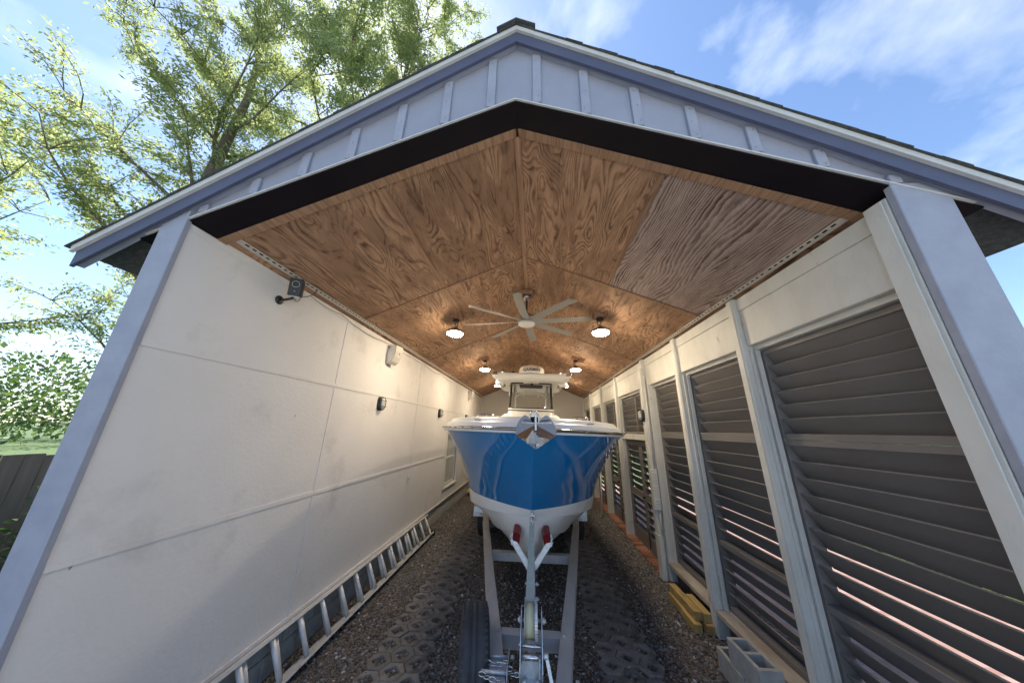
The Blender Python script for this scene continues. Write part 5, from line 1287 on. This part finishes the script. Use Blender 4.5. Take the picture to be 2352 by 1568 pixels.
# ------------------------------------------------------------------ trees, shrubs and fence outside
def leaf_object(name, P, D, size, mat, parent, seed, asp=0.36):
    """P: leaf base points (n,3), D: leaf directions (n,3); one folded four-point blade each"""
    rs_ = np.random.RandomState(seed); n = len(P)
    D = D / (np.linalg.norm(D, axis=1, keepdims=True) + 1e-9)
    rv = rs_.normal(size=(n, 3)); S = np.cross(D, rv); S /= (np.linalg.norm(S, axis=1, keepdims=True) + 1e-9)
    L_ = size * rs_.uniform(0.65, 1.25, (n, 1))
    a = P; b = P + D * L_ * 0.5 + S * L_ * asp * 0.5; c = P + D * L_; d = P + D * L_ * 0.5 - S * L_ * asp * 0.5
    vv = np.stack([a, b, c, d], 1).reshape(-1, 3); ff = np.arange(n * 4, dtype=np.int32)
    me = bpy.data.meshes.new(name); me.vertices.add(n * 4); me.vertices.foreach_set("co", (vv - np.array(wloc(parent))).ravel())
    me.loops.add(n * 4); me.loops.foreach_set("vertex_index", ff)
    me.polygons.add(n); me.polygons.foreach_set("loop_start", np.arange(0, n * 4, 4, dtype=np.int32)); me.polygons.foreach_set("loop_total", np.full(n, 4, np.int32))
    me.update(); me.materials.append(mat)
    o = bpy.data.objects.new(name, me); COL.objects.link(o); o.parent = parent; return o

def tree(base, H, lean, spread, label, seed, nlimb=16, nleaf=30000, lsize=0.12, first=0.28):
    rr = random.Random(seed); rn = np.random.RandomState(seed)
    t = thing('shade_tree', base, label, 'tree', 'leafy trees around the garage')
    B = Vector(base); tk = []
    for k in range(9):
        f = k / 8; tk.append(B + Vector((lean[0] * f ** 1.3 + 0.12 * math.sin(k * 1.7), lean[1] * f ** 1.3 + 0.12 * math.cos(k * 2.1), H * f)))
    obj('trunk', MB().tube(tk, [0.26 * (1 - 0.88 * k / 8) for k in range(9)], 10), M['bark'], t)
    segs = []; lm = MB()
    for i in range(nlimb):
        f = first + (0.97 - first) * (i + rr.random() * 0.7) / nlimb; q = f * 8; k = min(int(q), 7); p0 = tk[k].lerp(tk[k + 1], q - k)
        az = i * 2.399 + rr.uniform(-0.4, 0.4); up = rr.uniform(0.55, 1.25); Ln = spread * (1.15 - 0.65 * f) * rr.uniform(0.8, 1.2)
        d = Vector((math.cos(az), math.sin(az), up)).normalized(); pts = [p0]
        for s_ in range(6):
            d = (d + Vector((rr.uniform(-.22, .22), rr.uniform(-.22, .22), rr.uniform(-.1, .16)))).normalized(); pts.append(pts[-1] + d * Ln / 6)
        r0 = 0.085 * (1.1 - f); lm.tube(pts, [max(0.008, r0 * (1 - s_ / 6.3)) for s_ in range(7)], 6)
        for s_ in range(1, 7):
            for _ in range(3):
                a2 = rr.uniform(0, 6.28); dd = (d * 0.5 + Vector((math.cos(a2), math.sin(a2), rr.uniform(0.0, 0.9)))).normalized()
                l2 = Ln * rr.uniform(0.16, 0.34); tw = [pts[s_]]
                for z in range(4):
                    dd = (dd + Vector((rr.uniform(-.2, .2), rr.uniform(-.2, .2), rr.uniform(-.16, .08)))).normalized(); tw.append(tw[-1] + dd * l2 / 4)
                lm.tube(tw, [0.014, 0.011, 0.009, 0.006, 0.004], 4, caps=False)
                segs += [(tw[z], tw[z + 1]) for z in range(1, 4)]
            if s_ >= 3: segs.append((pts[s_ - 1], pts[s_]))
    obj('limbs', lm, M['bark'], t)
    idx = rn.randint(0, len(segs), nleaf); A_ = np.array([s[0] for s in segs])[idx]; B_ = np.array([s[1] for s in segs])[idx]
    u = rn.uniform(0, 1.15, (nleaf, 1)); P = A_ + (B_ - A_) * u + rn.normal(0, 0.1, (nleaf, 3))
    dr = (B_ - A_) / (np.linalg.norm(B_ - A_, axis=1, keepdims=True) + 1e-9)
    D = dr * 0.7 + rn.normal(0, 0.6, (nleaf, 3)) + np.array([0, 0, -0.35])
    leaf_object('crown', P, D, lsize, M['leaf'], t, seed, 0.34)
    return t
tree((-5.6, 7.2, 0), 17.0, (1.2, -0.6), 5.2, 'tall leafy tree rising behind the garage roof, right of the pair', 11, 30, 120000, 0.11, 0.3)
tree((-9.2, 5.6, 0), 15.5, (0.9, -0.5), 5.0, 'tall leafy tree beside the garage, left of the pair', 23, 24, 80000, 0.11, 0.25)

tree((-13.5, -1.0, 0), 9.0, (0.4, 0.3), 4.2, 'smaller leafy tree beyond the fence, at the camera end', 31, 16, 32000, 0.13, 0.15)
tree((-15.5, 4.0, 0), 11.0, (0.4, -0.3), 4.6, 'leafy tree far beyond the middle of the fence', 37, 16, 32000, 0.13, 0.12)
tree((-13.0, 9.5, 0), 10.0, (-0.4, 0.3), 4.4, 'leafy tree beyond the far end of the fence', 41, 16, 32000, 0.13, 0.12)


def shrub(c, rx, ry, rz, n, label, seed, size=0.075, mat='hedge', name='shrub', group=None):
    rn = np.random.RandomState(seed); t = thing(name, (c[0], c[1], 0), label, 'shrub', group)
    lobes = [(rn.uniform(-.6, .6) * rx, rn.uniform(-.6, .6) * ry, rn.uniform(.35, 1.0) * rz, rn.uniform(.35, .6)) for _ in range(9)]
    P = []; D = []
    for i in range(n):
        l = lobes[rn.randint(0, 9)]; v = rn.normal(size=3); v /= np.linalg.norm(v); k = rn.uniform(.55, 1.02)
        P.append((c[0] + l[0] + v[0] * rx * l[3] * k, c[1] + l[1] + v[1] * ry * l[3] * k, max(0.03, l[2] * 0.8 + v[2] * rz * .42 * k))); D.append(v + rn.normal(0, .5, 3))
    leaf_object('foliage', np.array(P), np.array(D), size, M[mat], t, seed, 0.5)
    st_ = MB()
    for l in lobes[:6]: st_.tube([(c[0] + l[0] * .2, c[1] + l[1] * .2, 0), (c[0] + l[0] * .7, c[1] + l[1] * .7, l[2] * .5), (c[0] + l[0], c[1] + l[1], l[2] * .85)], [0.02, 0.014, 0.006], 5)
    obj('stems', st_, M['bark'], t); return t
fl = thing('board_fence', (-6.0, 3, 0), 'weathered cedar board fence beyond the lawn on the tree side', 'fence')
fb = None
for k in range(96):
    y = -5 + k * 0.152
    if fb is None:
        fb = obj('board', MB().box(-0.01, 0.01, -0.072, 0.072, 0.0, 1.8, 0.003), M['fence'], fl, local=True); fb.location = Vector((-6, y, 0)) - wloc(fl)
    else: put(fb, (-6 + rnd.uniform(-.004, .004), y, rnd.uniform(-.015, .015)), fl)
for z in (0.35, 1.45): obj('fence_rail', MB().box(-6.06, -6.012, -5.05, 9.6, z, z + 0.09, 0.004), M['fence'], fl)
for i, (y, n) in enumerate(((-1.6, 3800), (0.1, 4200), (1.9, 4200), (3.7, 3600))):
    shrub((-5.0, y), 0.95, 0.85, 1.25 + 0.2 * (i % 2), n, ['round green shrub at the camera end of the fence', 'second round green shrub along the fence', 'third round green shrub along the fence', 'round green shrub farthest along the fence'][i], 40 + i, 0.08, group='shrubs along the fence')
for i, (x, y, n) in enumerate(((6.9, 2.2, 4200), (7.0, 4.2, 4200), (6.9, 6.3, 4200), (7.1, 8.6, 4200), (6.9, 10.8, 3600))):
    shrub((x, y), 0.9, 1.15, 1.7, n, 'green shrub beyond the brick patio, number %s from the front' % ('one', 'two', 'three', 'four', 'five')[i], 60 + i, 0.085, group='shrubs beyond the patio')

def treeline():
    rn = np.random.RandomState(5); P = []; D = []
    for k in range(330):
        a = rn.uniform(0, 2 * math.pi); r_ = rn.uniform(45, 75); h = rn.uniform(5, 12); w = rn.uniform(2, 4.5); cx, cy = r_ * math.cos(a), r_ * math.sin(a)
        if cy < -20 and abs(cx) < 20: continue
        n = 300; v = rn.normal(size=(n, 3)); v /= np.linalg.norm(v, axis=1, keepdims=True); q = rn.uniform(.5, 1, (n, 1))
        p = v * q * np.array([w, w, h * .5]) + np.array([cx, cy, h * .5]); p[:, 2] = np.maximum(p[:, 2], 0.1); P.append(p); D.append(v + rn.normal(0, .6, (n, 3)))
    t = thing('treeline', (0, 0, 0), 'distant mass of trees around the plot', 'trees'); t['kind'] = 'stuff'
    leaf_object('foliage', np.concatenate(P), np.concatenate(D), 0.5, M['hedge'], t, 9, 0.6)
treeline()

fl_ = []
rl_ = np.random.RandomState(77)
lp = np.stack([rl_.uniform(-2.2, 2.0, 60), rl_.uniform(1.6, 7.5, 60), rl_.uniform(0.022, 0.034, 60)], 1); ld = np.stack([rl_.normal(size=60), rl_.normal(size=60), rl_.uniform(-.05, .25, 60)], 1)
lt_ = thing('fallen_leaves', (0, 4, 0), 'dry brown leaves scattered over the gravel', 'leaves'); lt_['kind'] = 'stuff'
leaf_object('leaves', lp, ld, 0.055, M['dryleaf'], lt_, 78, 0.42)
nl = MB()
for x in [0.025 + 0.345 * k for k in range(7)] + [-0.318 - 0.336 * k for k in range(7)]:
    h = rs(x) - cz(x)
    if h < 0.12: continue
    for t_ in ((0.18, 0.85) if h < 0.3 else (0.12, 0.5, 0.88)):
        nl.obox((x + rnd.uniform(-0.012, 0.012), 1.4545, cz(x) + 0.02 + (h - 0.02) * t_), (0.007, 0.0016, 0.007), None, 0.0)
obj('nail_heads', nl, M['louvre'], gable)['kind'] = 'stuff'
